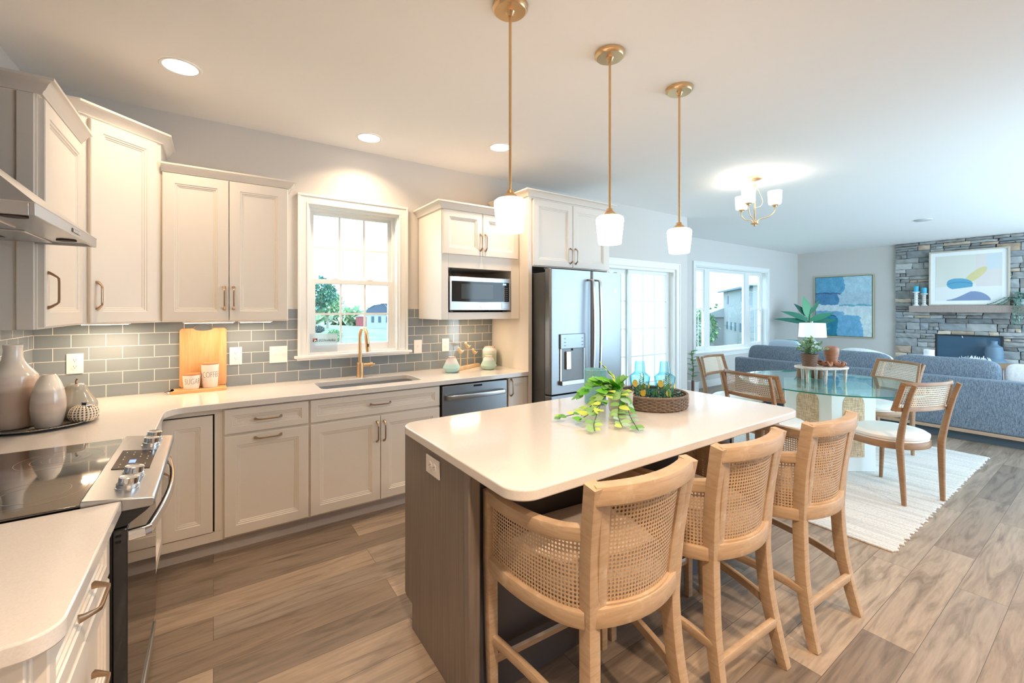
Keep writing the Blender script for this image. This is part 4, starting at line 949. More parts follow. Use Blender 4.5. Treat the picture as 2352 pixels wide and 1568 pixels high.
# ================================================================== SOFA
t = thing('sofa', 'long blue-grey tweed sofa seen from behind with loose back cushions and wood base strip', 'sofa', (7.3, 2.0, 0))
def rbox(x0, x1, y0, y1, z0, z1, r=0.03, n=4):
    """box with rounded vertical and horizontal edges"""
    b = BM(); rings = []
    for k in range(n + 1):
        a = PI / 2 * k / n; i = r * (1 - math.sin(a)); rings.append((i, z0 + r * (1 - math.cos(a))))
    for k in range(n + 1):
        a = PI / 2 * k / n; i = r * (1 - math.cos(a)); rings.append((i, z1 - r + r * math.sin(a)))
    ring_grid(b, [[Vector((x, y, z)) for x, y in rpoly(x0 + i, x1 - i, y0 + i, y1 - i, max(0.004, r - i * 0.6), 5)] for i, z in rings]); return b
SX = 6.86
obj('back_frame', rbox(SX, SX + 0.16, 0.20, 3.66, 0.128, 0.695, 0.022), M_SOFA, t, world=True)
obj('arm', rbox(SX + 0.10, SX + 0.98, 0.20, 0.40, 0.128, 0.60, 0.025), M_SOFA, t, world=True)
obj('arm', rbox(SX + 0.10, SX + 0.98, 3.50, 3.66, 0.128, 0.66, 0.025), M_SOFA, t, world=True)
obj('seat_base', rbox(SX + 0.15, SX + 0.98, 0.38, 3.52, 0.128, 0.30, 0.02), M_SOFA, t, world=True)
M_STRIP = wood('sofa_strip_wood', rgb(202, 172, 146), rgb(186, 156, 130), (3, 3, 3))
b = BM(); box(b, SX - 0.005, SX + 0.985, 0.195, 3.665, 0.092, 0.128); obj('base_strip', b, M_STRIP, t, world=True, bevel=0.003)
b = BM(); box(b, SX + 0.06, SX + 0.92, 0.26, 3.60, 0.0, 0.092); obj('plinth', b, mat('plinth_dark', rgb(84, 100, 112), 0.7), t, world=True)
def cushion(x0, x1, y0, y1, z0, z1, tilt, seed, nm='back_cushion', m=None, par=None, W_=True):
    b = BM(); rnd = random.Random(seed); nu, nv, ex = 26, 18, 3.2; cx, cy, cz = (x0+x1)/2, (y0+y1)/2, (z0+z1)/2
    hx, hy, hz = (x1-x0)/2, (y1-y0)/2, (z1-z0)/2; V = []
    for i in range(nv + 1):
        ph = -PI/2 + PI * i / nv; row = []
        for j in range(nu):
            th = 2 * PI * j / nu
            def p(v, e): return math.copysign(abs(v) ** e, v)
            a, c_, d = p(math.cos(ph), 0.36) * p(math.cos(th), 0.5), p(math.cos(ph), 0.30) * p(math.sin(th), 0.26), p(math.sin(ph), 0.48)
            v = Vector((hx * a, hy * c_, hz * d)); v *= 1 + 0.02 * noise.noise(Vector((v.x * 5 + seed, v.y * 5, v.z * 5)))
            v = Matrix.Rotation(tilt, 3, 'Y') @ v; row.append(Vector((cx, cy, cz)) + v)
        V.append(row)
    ring_grid(b, V); return b
for k, (a, c_) in enumerate(((2.655, 3.54), (1.775, 2.645), (0.83, 1.755))):
    obj('back_cushion', cushion(SX + 0.13, SX + 0.35, a, c_, 0.50, 0.895, math.radians(8), k + 3), M_SOFA, t, world=True, smooth=80)
    obj('seat_cushion', rbox(SX + 0.30, SX + 0.96, a - 0.01, c_ + 0.005, 0.30, 0.46, 0.04), M_SOFA, t, world=True)
t = thing('throw_pillow', 'white fluffy throw pillow at the near end of the sofa', 'pillow', (7.15, 0.62, 0.46))
obj('pillow', cushion(7.06, 7.22, 0.41, 0.82, 0.465, 0.865, math.radians(12), 9), M_WHITEF, t, world=True, smooth=80)
t = thing('throw_pillow', 'pale blue pillow peeping over the far end of the sofa back by the window', 'pillow', (7.30, 3.2, 0.46))
obj('pillow', cushion(7.36, 7.52, 2.95, 3.42, 0.47, 0.97, math.radians(12), 12), mat('pale_blue_cloth', rgb(196, 214, 228), 0.9), t, world=True, smooth=80)

# ================================================================== FAR LIVING ROOM
# armchair
t = thing('armchair', 'round-backed white armchair behind the sofa, only its curved top showing', 'armchair', (10.3, 2.95, 0))
b = BM(); n = 22; rings = []
for k in range(n + 1):
    a = PI * 0.5 + PI * (k / n) ; e = math.sin(PI * k / n); z1 = 0.58 + 0.15 * e
    c0 = Vector((10.35 + 0.46 * math.cos(a), 2.98 + 0.42 * math.sin(a), 0)); i0 = Vector((10.35 + 0.34 * math.cos(a), 2.98 + 0.30 * math.sin(a), 0))
    m = (c0 + i0) / 2; rings.append([c0 + Vector((0, 0, 0.12)), c0 + Vector((0, 0, z1 - 0.04)), m + (c0 - m) * 0.6 + Vector((0, 0, z1 - 0.01)), m + Vector((0, 0, z1)), m + (i0 - m) * 0.6 + Vector((0, 0, z1 - 0.01)), i0 + Vector((0, 0, z1 - 0.04)), i0 + Vector((0, 0, 0.12))])
ring_grid(b, rings); obj('curved_back', b, M_WHITEF, t, world=True, smooth=70)
obj('seat_cushion', rbox(10.02, 10.66, 2.66, 3.30, 0.14, 0.46, 0.05), M_WHITEF, t, world=True)
for dx in (-0.22, 0.25):
    for dy in (-0.24, 0.24): b = BM(); tube(b, [(10.35 + dx, 2.98 + dy, 0), (10.35 + dx, 2.98 + dy, 0.13)], 0.018, 10); obj('leg', b, M_CHAIR, t, world=True)
# side table + lamp
t = thing('side_table', 'small round wooden side table under the white table lamp behind the sofa', 'table', (9.5, 3.555, 0))
b = BM(); lathe(b, [(0, 0.525), (0.22, 0.525), (0.225, 0.535), (0.22, 0.55), (0, 0.55)], 0, 0, 0, 36); obj('tabletop', b, M_CHAIR, t)
b = BM(); lathe(b, [(0.15, 0), (0.15, 0.02), (0.03, 0.05), (0.03, 0.49), (0.08, 0.525)], 0, 0, 0, 24); obj('pedestal', b, M_CHAIR, t)
t = thing('table_lamp', 'table lamp with a white drum shade and ribbed pale ceramic base', 'lamp', (9.5, 3.555, 0.55))
b = BM(); prof = smooth_prof([(0.05, 0.0, 0), (0.105, 0.05, 0), (0.115, 0.15, 0), (0.09, 0.25, 0), (0.05, 0.31, 0), (0.03, 0.34, 0)], 6)
lathe(b, [(p.x + 0.004 * math.sin(p.y * 260), p.y) for p in prof], 0, 0, 0, 32, c=rgb(206, 216, 224)); obj('lamp_base', b, M_CERM, t)
b = BM(); tube(b, [(0, 0, 0.33), (0, 0, 0.66)], 0.006, 8); lathe(b, [(0.012, 0.655), (0.012, 0.67), (0, 0.68)], 0, 0, 0, 12); obj('stem', b, M_CHROME, t)
b = BM(); lathe(b, [(0.228, 0.372), (0.212, 0.640), (0.209, 0.640), (0.225, 0.372)], 0, 0, 0, 48, cap0=False, cap1=False); b2 = b
ms = mat('lamp_shade', (0.95, 0.94, 0.93, 1), 0.8, emit=(1, 0.96, 0.93, 1), estr=0.15); obj('lamp_shade', b, ms, t)
# palm in the corner
t = thing('potted_palm', 'tall plant with broad paddle leaves standing in the corner beside the blue painting', 'plant', (10.38, 3.955, 0))
b = BM(); lathe(b, [(0.13, 0), (0.18, 0.35), (0.17, 0.35), (0.165, 0.30), (0, 0.30)], 0, 0, 0, 32, c=rgb(225, 225, 222)); obj('pot', b, M_CERM, t)
LP = [((0.02, 0.0, 1.25), (-0.15, 0.12, 1.0), 0.62, 0.20, 0.1, rgb(92, 168, 122)), ((0, 0, 1.2), (-0.75, 0.55, 0.55), 0.66, 0.15, 0.35, rgb(58, 128, 104)), ((0, 0, 1.15), (-1.0, 0.75, 0.35), 0.80, 0.13, 0.30, rgb(44, 108, 92)),
      ((0, 0, 1.2), (0.55, -0.95, 0.55), 0.62, 0.15, 0.25, rgb(62, 138, 106)), ((0, 0, 1.12), (0.65, -1.0, 0.35), 0.66, 0.14, 0.15, rgb(52, 120, 98)), ((0, 0.03, 1.3), (-0.45, 0.4, 0.8), 0.45, 0.13, 0.2, rgb(38, 92, 80)),
      ((0.02, -0.02, 1.35), (0.25, -0.45, 0.9), 0.45, 0.08, 0.05, rgb(60, 130, 100)), ((0, 0, 0.7), (-0.8, 0.75, 0.35), 0.72, 0.10, 0.45, rgb(60, 132, 112)), ((0, 0, 0.8), (-0.5, 0.45, 0.9), 0.36, 0.12, 0.1, rgb(70, 140, 110)), ((0, 0, 0.62), (0.15, -0.2, 0.9), 0.40, 0.18, 0.2, rgb(80, 150, 116)), ((0, 0, 0.9), (-0.2, -0.9, 0.5), 0.5, 0.14, 0.3, rgb(64, 140, 110))]
fo = BM(); sm = BM()
for bs, d, L, wd, cu, c in LP:
    leaf(fo, bs, d, (-0.75, -0.65, 0.55), L * 0.80, wd * 0.92, c, cu, 0.22, 8); tube(sm, [(0, 0, 0.30), (bs[0] * 0.5, bs[1] * 0.5, bs[2] * 0.6 + 0.1), bs], 0.010, 7)
obj('foliage', fo, M_LEAF, t); obj('stems', sm, mat('palm_stem', rgb(70, 120, 80), 0.5), t)
# vertex-coloured pictures
def picture(fn, nu, nv, M_, w, h):
    b = BM(); ly = b.verts.layers.float_color['Col']; V = []
    for i in range(nv + 1):
        row = []
        for j in range(nu + 1):
            v = b.verts.new(M_ @ Vector((w * (j / nu - 0.5), h * (i / nv - 0.5), 0))); c = fn(j / nu, i / nv); v[ly] = rgb(*c); row.append(v)
        V.append(row)
    for i in range(nv):
        for j in range(nu): b.faces.new((V[i][j], V[i][j+1], V[i+1][j+1], V[i+1][j]))
    return b
def nz(u, v, s, k=0): return noise.noise(Vector((u * s + k, v * s - k, k * 1.7)))
def abstract_sea(u, v):
    e = 0.04 * nz(u, v, 9, 3) + 0.02 * nz(u, v, 30, 5); n1 = nz(u, v, 14, 1); n2 = nz(u, v, 40, 2); uu = u + e; vv = v + e * 0.5
    if vv > 0.735: c = (98, 168, 204) if uu < 0.53 else (178, 214, 230)
    elif vv > 0.715 + 0.02 * (uu > .5): c = (74, 96, 134)
    elif vv > 0.53: c = (78, 140, 184) if uu < 0.42 else (178, 206, 222)
    elif vv > 0.505 and uu > 0.45: c = (108, 178, 196)
    elif vv > 0.42: c = (212, 228, 236)
    elif vv > 0.35: c = (128, 182, 216) if uu < 0.52 else (212, 230, 234)
    elif vv > 0.335 and uu < 0.4: c = (40, 88, 130)
    elif uu < 0.40: c = (44, 138, 170)
    elif uu < 0.86 - 0.3 * max(0, vv - 0.1): c = (118, 184, 222)
    else: c = (214, 232, 232)
    return tuple(max(0, min(255, q + 14 * n1 + 12 * n2)) for q in c)
FAR = lambda x, y, z: Matrix(((0, 0, -1, x), (-1, 0, 0, y), (0, 1, 0, z), (0, 0, 0, 1)))   # faces -x, u runs toward -y
t = thing('painting', 'large abstract painting in blues and white in a thin gold frame', 'painting', (11.39, 3.675, 1.52))
M_ = FAR(-0.012, 0, 0); b = picture(abstract_sea, 200, 220, M_, 1.03, 1.30); obj('canvas', b, M_VC, t)
b = BM(); frame(b, -0.54, 0.54, -0.675, 0.675, 0, 0.035, 0.014); 
for v in b.verts: v.co = Vector((0.027 - v.co.y, -v.co.x, v.co.z))
obj('frame', b, mat('gold_frame', rgb(205, 196, 150), 0.35, 0.7), t)
b = BM(); box(b, -0.008, 0.027, -0.526, 0.526, -0.661, 0.661); obj('backing', b, M_BLACKM, t)

# ---- stone fireplace
t = thing('fireplace', 'floor-to-ceiling stacked grey stone fireplace with wood mantel and black linear firebox', 'fireplace', (11.4, 1.77, 0))
SY0, SY1 = 0.30, 2.775; OY0, OY1, OZ0, OZ1 = 1.325, 2.185, 0.50, 0.985
b = BM(); rnd = random.Random(11); z = 0.0
box(b, 11.375, XR - 0.001, SY0, SY1, 0.0, OZ0, c=rgb(70, 80, 90)); box(b, 11.375, XR - 0.001, SY0, OY0, OZ0, OZ1, c=rgb(70, 80, 90)); box(b, 11.375, XR - 0.001, OY1, SY1, OZ0, OZ1, c=rgb(70, 80, 90)); box(b, 11.375, XR - 0.001, SY0, SY1, OZ1, CZ - 0.002, c=rgb(70, 80, 90))
PAL = [(162, 162, 158), (148, 148, 146), (158, 162, 162), (174, 176, 174), (140, 140, 138), (152, 154, 152), (142, 148, 152), (166, 166, 160), (132, 132, 130), (154, 158, 160), (186, 188, 186), (206, 190, 168), (190, 170, 150)]
def stone(y0, y1, z0, z1):
    g_ = 0.006; y0 += g_/2; y1 -= g_/2; z0 += g_/2; z1 -= g_/2
    if y1 - y0 < 0.02: return
    d = rnd.uniform(0.035, 0.062); ix = rnd.randrange(len(PAL)); c = PAL[ix] if ix < 11 or rnd.random() < 0.75 else PAL[0]; k = rnd.uniform(-12, 12)
    x0 = 11.376 - d; nu = max(2, int((y1 - y0) / 0.045)); nv = 3; V = []
    r = 0.010; sk = [rnd.uniform(-0.008, 0.008) for _ in range(4)]
    for i in range(nv + 1):
        row = []
        for j in range(nu + 1):
            u, v = j / nu, i / nv; ey = min(u, 1 - u) * (y1 - y0); ez = min(v, 1 - v) * (z1 - z0)
            edge_ = 0.016 if (i in (0, nv) or j in (0, nu)) else 0
            yy = y0 + (y1 - y0) * u + sk[0 if v < .5 else 1] * (1 if j in (0, nu) else 0) * (0.5 if 0 < u < 1 else 1); zz_ = z0 + (z1 - z0) * v + (0.006 * nz(yy, z0, 14, ix) if True else 0)
            xx = x0 + edge_ + 0.016 * nz(yy, zz_, 22, 2) + 0.008 * nz(yy, zz_, 60, 4)
            row.append(Vector((xx, max(y0 - .002, min(y1 + .002, yy)), zz_)))
        V.append(row)
    VV = [[b.verts.new(p) for p in row] for row in V]; ly = b.verts.layers.float_color.get('Col')
    for row in VV:
        for v in row:
            q = k + 26 * nz(v.co.y, v.co.z, 30, 6) + 14 * nz(v.co.y, v.co.z, 90, 8); v[ly] = rgb(*[max(10, min(250, a + q)) for a in c])
    for i in range(nv):
        for j in range(nu): b.faces.new((VV[i][j], VV[i][j+1], VV[i+1][j+1], VV[i+1][j]))
    loop = VV[0] + [VV[i][nu] for i in range(1, nv + 1)] + [VV[nv][j] for j in range(nu - 1, -1, -1)] + [VV[i][0] for i in range(nv - 1, 0, -1)]
    back = [b.verts.new((11.378, v.co.y, v.co.z)) for v in loop]
    for v, w_ in zip(back, loop): v[ly] = w_[ly]
    n_ = len(loop)
    for i in range(n_): j = (i + 1) % n_; b.faces.new((loop[j], loop[i], back[i], back[j]))
while z < CZ - 0.02:
    h = rnd.choice((0.07, 0.08, 0.09, 0.10, 0.12, 0.14, 0.16)); z1 = min(z + h, CZ - 0.003)
    for lim in (OZ0, OZ1):
        if z < lim - 0.001 < z1 + 0.02: z1 = lim if lim - z > 0.03 else z1
    if CZ - z1 < 0.04: z1 = CZ - 0.003
    spans = [(SY0, SY1)] if (z1 <= OZ0 + 0.001 or z >= OZ1 - 0.001) else [(SY0, OY0), (OY1, SY1)]
    for a, c_ in spans:
        y = a
        while y < c_ - 0.01:
            w_ = rnd.uniform(0.12, 0.42)
            if c_ - (y + w_) < 0.12: w_ = c_ - y
            if h >= 0.10 and rnd.random() < 0.45:
                zm = z + (z1 - z) * rnd.uniform(0.4, 0.6); ym = y + w_ * rnd.uniform(0.35, 0.65); stone(y, ym, z, zm); stone(ym, y + w_, z, zm); stone(y, y + w_ if rnd.random() < .5 else y + w_, zm, z1)
            else: stone(y, y + w_, z, z1)
            y += w_
    z = z1
M_STONE = vcol('stacked_stone', 0.85, bump=0.5, bscale=45)
obj('stone_surround', b, M_STONE, t, world=True, smooth=45)
b = BM(); M_M = wood('mantel_wood', rgb(176, 158, 150), rgb(158, 142, 134), (3, 30, 3)); box(b, 11.13, 11.375, 0.45, 2.52, 1.395, 1.522); obj('mantel', b, M_M, t, world=True, bevel=0.006)
b = BM(); M_FB = mat('firebox', rgb(52, 70, 86), 0.5)
box(b, 11.372, 11.40, OY0, OY1, OZ0, OZ1); obj('firebox', b, M_FB, t, world=True)
b = BM(); M_ = Matrix(((0, 1, 0, 11.336), (1, 0, 0, 0), (0, 0, 1, 0), (0, 0, 0, 1)))
frame(b, OY0, OY1, OZ0, OZ1, 0, 0.034, 0.024)
for v in b.verts: v.co = M_ @ v.co
obj('firebox_frame', b, M_BLACKM, t, world=True, bevel=0.003)
b = BM(); box(b, 11.350, 11.354, OY0 + 0.02, OY1 - 0.02, OZ0 + 0.02, OZ1 - 0.02); obj('glass', b, mat('smoked_glass', rgb(74, 100, 120), 0.08, spec=0.6, coat=0.4), t, world=True)
b = BM(); tube(b, [(11.338, 1.82, OZ1 - 0.055), (11.336, 1.828, OZ1 - 0.02)], 0.005, 8); obj('damper_handle', b, M_CHROME, t, world=True)
# framed print on the mantel
def abstract_pebbles(u, v):
    c = (226, 226, 216) if v > 0.30 + 0.10 * u else (236, 236, 234)
    if v > 0.64 + 0.14 * (u - 0.7) and u > 0.78: c = (214, 222, 226)
    elif u > 0.62 and v > 0.30: c = (228, 220, 216)
    du, dv = (u - 0.62), (v - 0.55); a = math.radians(38); x = du * math.cos(a) * 1.25 + dv * math.sin(a); y = -du * math.sin(a) * 1.25 + dv * math.cos(a)
    if (x / 0.26) ** 2 + (y / 0.085) ** 2 < 1: c = (222, 210, 156)
    x, y = (u - 0.38) / 0.20, (v - 0.36) / 0.13
    if abs(x) ** 2.2 + abs(y + 0.12 * x) ** 2.4 < 1 and v > 0.245 + 0.14 * (u - 0.2): c = (98, 168, 200) if abs(y - 0.35 + 0.35 * x * x) > 0.05 else (70, 138, 172)
    x = (u - 0.18) / 0.66
    if 0 < x < 1 and v < 0.015 + 0.185 * math.sin(PI * min(1, x ** 1.4)) ** 0.6 * min(1, x * 1.6 + 0.1): c = (134, 152, 186)
    return c
t = thing('framed_print', 'framed print of soft blue, grey and yellow pebble shapes leaning on the mantel', 'framed print', (11.26, 1.745, 1.5225))
W_, H_ = 1.02, 1.015; tl = math.radians(0.5)
def lean(o_b):
    for v in o_b.verts: v.co = Matrix.Rotation(math.radians(1.2), 3, 'Y') @ v.co
    return o_b
b = picture(abstract_pebbles, 260, 250, FAR(-0.018, 0, H_/2), 0.84, 0.83); obj('print', lean(b), M_VC, t)
b = BM(); box(b, -0.016, -0.008, -W_/2 + 0.02, W_/2 - 0.02, 0.02, H_ - 0.02); obj('mount', lean(b), mat('mount_white', rgb(246, 248, 250), 0.7), t)
b = BM(); frame(b, -W_/2, W_/2, 0, H_, 0, 0.045, 0.024)
for v in b.verts: v.co = Vector((-0.042 + v.co.y, -v.co.x, v.co.z))
obj('frame', lean(b), wood('pale_frame', rgb(206, 196, 178), rgb(192, 182, 164), (3, 3, 3)), t, bevel=0.002)
# candle holders and candles
def holder(y, h, c, lab, lab2):
    t = thing('candle_holder', lab, 'candle holder', (11.185, y, 1.5225))
    pr = [(0.050, 0), (0.050, 0.012), (0.028, 0.03)]
    nb = 4
    for k in range(nb):
        z = 0.05 + (h - 0.08) * k / nb; dz = (h - 0.08) / nb
        pr += [(0.024, z), (0.028, z + dz * 0.35), (0.042, z + dz * 0.5), (0.028, z + dz * 0.65)]
    pr += [(0.024, h - 0.03), (0.045, h - 0.02), (0.053, h - 0.012), (0.053, h), (0, h)]
    b = BM(); lathe(b, pr, 0, 0, 0, 28, c=c); obj('holder_body', b, M_CERM, t)
    t = thing('candle', lab2, 'candle', (11.185, y, 1.5225 + h))
    b = BM(); lathe(b, [(0.036, 0.0), (0.038, 0.004), (0.038, 0.105), (0.034, 0.11), (0.0, 0.106)], 0, 0, 0, 28); obj('wax', b, mat('blue_wax', rgb(70, 176, 208), 0.5), t)
    b = BM(); tube(b, [(0, 0, 0.105), (0, 0, 0.12)], 0.0015, 6); obj('wick', b, M_SLOT, t)
holder(2.425, 0.270, rgb(236, 238, 238), 'taller white turned candle holder at the left end of the mantel', 'bright blue pillar candle on the taller holder')
holder(2.312, 0.235, rgb(206, 204, 198), 'shorter stone-grey candle holder beside the framed print', 'bright blue pillar candle on the shorter holder')
# trailing plant on the mantel
t = thing('trailing_plant', 'grey-green trailing plant in a pale pot spilling off the right of the mantel', 'plant', (11.225, 1.10, 1.5225))
b = BM(); lathe(b, [(0.06, 0), (0.085, 0.11), (0.078, 0.11), (0.07, 0.09), (0, 0.09)], 0, 0, 0, 28, c=rgb(196, 208, 210)); obj('pot', b, M_CERM, t)
fo = BM(); sm = BM(); rnd = random.Random(5)
def strand(pts, n, L=0.042, W__=0.026, cols=((150, 190, 178), (120, 168, 158), (174, 206, 194)), lb=fo, sb=sm, rad=0.003):
    P = smooth_prof(pts, 8); tube(sb, P, rad, 6)
    for k in range(n):
        q = P[int((k + 0.5) / n * (len(P) - 1))]; d = Vector((rnd.uniform(-1, 1), rnd.uniform(-1, 1), rnd.uniform(-0.4, 0.6)))
        leaf(lb, q, d, (0, 0, 1), L * rnd.uniform(0.8, 1.2), W__, rgb(*rnd.choice(cols)), 0.1, 0.2, 3)
for k in range(9):
    y1 = rnd.uniform(-0.09, 0.09); L = rnd.uniform(0.22, 0.42); strand([(0, y1 * 0.4, 0.10), (-0.08, y1 * 0.9, 0.13), (-0.145, y1, 0.02), (-0.15, y1 * 1.1, -L * 0.6), (-0.15, y1 * 1.1, -L)], 30)
for k in range(7):
    y1 = rnd.uniform(0.15, 0.42); strand([(0, 0.03, 0.10), (-0.03, y1 * 0.4, 0.14), (-0.05, y1 * 0.8, 0.05), (-0.05, y1, 0.015)], 24, 0.025)
for k in range(8): strand([(0, 0, 0.10), (rnd.uniform(-.05, .05), rnd.uniform(-.08, .08), 0.18), (rnd.uniform(-.08, .08), rnd.uniform(-.12, .12), 0.22)], 14)
obj('foliage', fo, M_LEAF, t); obj('stems', sm, mat('trail_stem', rgb(110, 140, 120), 0.6), t)
# coffee table with white vessel and coral
t = thing('coffee_table', 'low coffee table in front of the fireplace, hidden behind the sofa', 'table', (9.3, 1.55, 0))
b = BM(); prism(b, rpoly(-0.35, 0.35, -0.60, 0.60, 0.08), 0.62, 0.655); obj('tabletop', b, M_CHAIR, t, bevel=0.004)
for dx in (-0.26, 0.26):
    for dy in (-0.5, 0.5): b = BM(); tube(b, [(dx, dy, 0), (dx * 0.9, dy * 0.95, 0.62)], 0.022, 10); obj('leg', b, M_CHAIR, t)
t = thing('vessel', 'white wide-shouldered vessel with a short neck on the coffee table', 'vase', (9.3, 1.865, 0.655))
b = BM(); lathe(b, smooth_prof([(0.09, 0, 0), (0.122, 0.02, 0), (0.115, 0.05, 0), (0.068, 0.065, 0), (0.062, 0.11, 0), (0.064, 0.155, 0), (0.056, 0.16, 0), (0.05, 0.10, 0), (0, 0.09, 0)], 4) and [(p.x, p.y) for p in smooth_prof([(0.09, 0, 0), (0.122, 0.02, 0), (0.115, 0.05, 0), (0.068, 0.065, 0), (0.062, 0.11, 0), (0.064, 0.155, 0), (0.056, 0.16, 0), (0.05, 0.10, 0), (0, 0.09, 0)], 4)], 0, 0, 0, 36, c=rgb(244, 244, 244)); obj('body', b, M_CERM, t)
t = thing('coral_ornament', 'spiky white coral ornament just showing over the sofa cushion', 'ornament', (9.3, 1.35, 0.655))
b = BM(); rnd = random.Random(3)
for k in range(46):
    a = rnd.uniform(0, 2*PI); r = rnd.uniform(0, 0.10); q = Vector((r * math.cos(a) * 0.6, r * math.sin(a) * 1.8, 0.006)); d = Vector((rnd.uniform(-.5, .5), rnd.uniform(-.5, .5), 1)) * rnd.uniform(0.06, 0.11)
    tube(b, [q, q + d * 0.6, q + d], 0.006, 5, [1, 0.8, 0.3])
obj('coral', b, mat('coral_white', rgb(240, 242, 244), 0.7), t)
t = thing('vase_reflection', 'blue-grey bottle vase shape built for the vase reflection in the firebox glass', 'vase', (11.18, 1.41, 0.0))  # solid shape in place of a reflected vase, tinted like the glass
b = BM(); lathe(b, [(0.12, 0), (0.12, 0.50), (0.145, 0.52), (0.145, 0.56), (0.11, 0.60), (0.115, 0.72), (0.10, 0.80), (0.055, 0.83), (0.04, 0.86), (0.045, 0.90), (0.036, 0.905), (0.0, 0.88)], 0, 0, 0, 32, c=rgb(104, 130, 150)); obj('body', b, M_CERM, t)
# fig plant & small stand in the recess
t = thing('potted_fig', 'small green leafy plant in a white pot just visible past the wall end', 'plant', (6.68, 4.28, 0))
b = BM(); lathe(b, [(0.09, 0), (0.11, 0.24), (0.10, 0.24), (0.09, 0.2), (0, 0.2)], 0, 0, 0, 28, c=rgb(238, 240, 240)); obj('pot', b, M_CERM, t)
fo = BM(); sm = BM(); tube(sm, [(0, 0, 0.2), (0.02, 0, 0.45), (0.0, 0.02, 0.75)], 0.007, 7)
for k in range(14):
    a = k * 2.4; z_ = 0.3 + 0.033 * k; leaf(fo, (0, 0, z_), (math.cos(a), math.sin(a), 0.5), (0, 0, 1), 0.15, 0.10, rgb(92, 160, 92), 0.3, 0.2, 5)
obj('foliage', fo, M_LEAF, t); obj('stem', sm, mat('fig_stem', rgb(110, 100, 70), 0.7), t)
t = thing('plant_stand', 'short dark wooden post of a plant stand beside the wall end', 'stand', (6.25, 4.0, 0))
b = BM(); tube(b, [(0, 0, 0), (0, 0, 0.33)], 0.022, 12); lathe(b, [(0.12, 0), (0.12, 0.015), (0, 0.02)], 0, 0, 0, 24); obj('post', b, mat('dark_wood', rgb(110, 78, 72), 0.4), t)

# ================================================================== COUNTER DECOR (left corner)
def vase(name, label, cat, x, y, z, pts, bands, m=M_CER, seg=44, n=6, sx=1, sy=1, rz=0, grp=None):
    """pts: (r,z) smooth profile; bands: [(z_top, color)] ascending"""
    t = thing(name, label, cat, (x, y, z), rz, grp); b = BM()
    P = [(p.x, p.y) for p in smooth_prof([(r, q, 0) for r, q in pts], n)]
    R = lathe(b, P, 0, 0, 0, seg, cap1=True, sx=sx, sy=sy); ly = b.verts.layers.float_color['Col']; zs = [p[1] for p in P]
    for ring in R:
        for v in ring:
            w = v.co.z + 0.004 * math.sin(3 * math.atan2(v.co.y, v.co.x)) + 0.003 * nz(v.co.x, v.co.y, 30)
            c = bands[-1][1]
            for i, (zt, cc) in enumerate(bands):
                if w < zt: c = cc; break
            if i > 0 and w < zt:
                k = (w - bands[i-1][0]) / 0.012
                if k < 1: pc = bands[i-1][1]; c = tuple(pc[q] + (cc[q] - pc[q]) * max(0, k) for q in range(3))
            n1 = 5 * nz(v.co.x, v.co.z, 25, 2); v[ly] = rgb(*[max(0, min(255, q + n1)) for q in c])
    obj('body', b, m, t, smooth=60); return t
ZC = 0.9145
t = thing('tray', 'round hammered grey metal tray under the vases in the corner', 'tray', (-0.665, 2.925, ZC))
b = BM(); lathe(b, [(0.0, 0.002), (0.15, 0.002), (0.172, 0.005), (0.195, 0.013), (0.198, 0.015), (0.196, 0.0175), (0.172, 0.0085), (0.15, 0.0055), (0.0, 0.0055)], 0, 0, 0, 72)
M_HAM = mat('hammered_metal', rgb(150, 152, 152), 0.38, 0.7); g = NG(M_HAM); vr = g.new('ShaderNodeTexVoronoi'); vr.inputs['Scale'].default_value = 130; g.link(g.coord('Object'), vr.inputs[0])
f = g.noise(g.coord('Object'), 22, 4); g.link(g.ramp(f, [(0.45, rgb(138, 141, 142)), (0.68, rgb(196, 178, 150))]), g.b.inputs['Base Color']); g.bump(vr.outputs['Distance'], 0.8, 0.004)
obj('dish', b, M_HAM, t, smooth=60)
WH, TA, BR = (252, 244, 232), (214, 196, 186), (194, 174, 160)
vase('bottle_vase', 'large shouldered vase glazed cream over pinkish brown at the far left', 'vase', -0.752, 2.915, ZC + 0.0062,
     [(0.060, 0), (0.074, 0.006), (0.080, 0.05), (0.082, 0.15), (0.081, 0.225), (0.074, 0.246), (0.052, 0.275), (0.036, 0.308), (0.031, 0.345), (0.032, 0.372), (0.028, 0.374), (0.025, 0.34), (0.0, 0.335)],
     [(0.175, BR), (0.212, (230, 214, 204)), (0.243, (246, 234, 222)), (0.6, WH)])
vase('egg_vase', 'egg-shaped vase, glossy cream top and streaked grey body, beside the big vase', 'vase', -0.622, 2.838, ZC + 0.0062,
     [(0.034, 0), (0.044, 0.005), (0.054, 0.045), (0.059, 0.095), (0.055, 0.150), (0.042, 0.202), (0.027, 0.234), (0.022, 0.240), (0.019, 0.237), (0.022, 0.22), (0, 0.21)],
     [(0.07, (192, 182, 174)), (0.115, (208, 194, 184)), (0.165, (218, 210, 202)), (0.6, WH)])
t = vase('ceramic_pear', 'grey-green glazed ceramic pear with a thin stem on the tray', 'ornament', -0.560, 2.995, ZC + 0.0070,
     [(0.03, 0), (0.058, 0.008), (0.077, 0.04), (0.078, 0.07), (0.060, 0.105), (0.045, 0.135), (0.038, 0.158), (0.022, 0.168), (0.0, 0.166)], [(0.4, (170, 168, 158))])
b = BM(); tube(b, [(0, 0, 0.160), (-0.002, 0, 0.182), (0.004, 0, 0.192)], 0.0035, 8, [1, 0.8, 1.3]); obj('stem', b, mat('stem_brown', rgb(120, 84, 58), 0.6), t)
t = thing('checked_pumpkin', 'small ribbed ceramic pumpkin in cream with navy checks in front of the pear', 'ornament', (-0.510, 2.862, ZC + 0.0062))
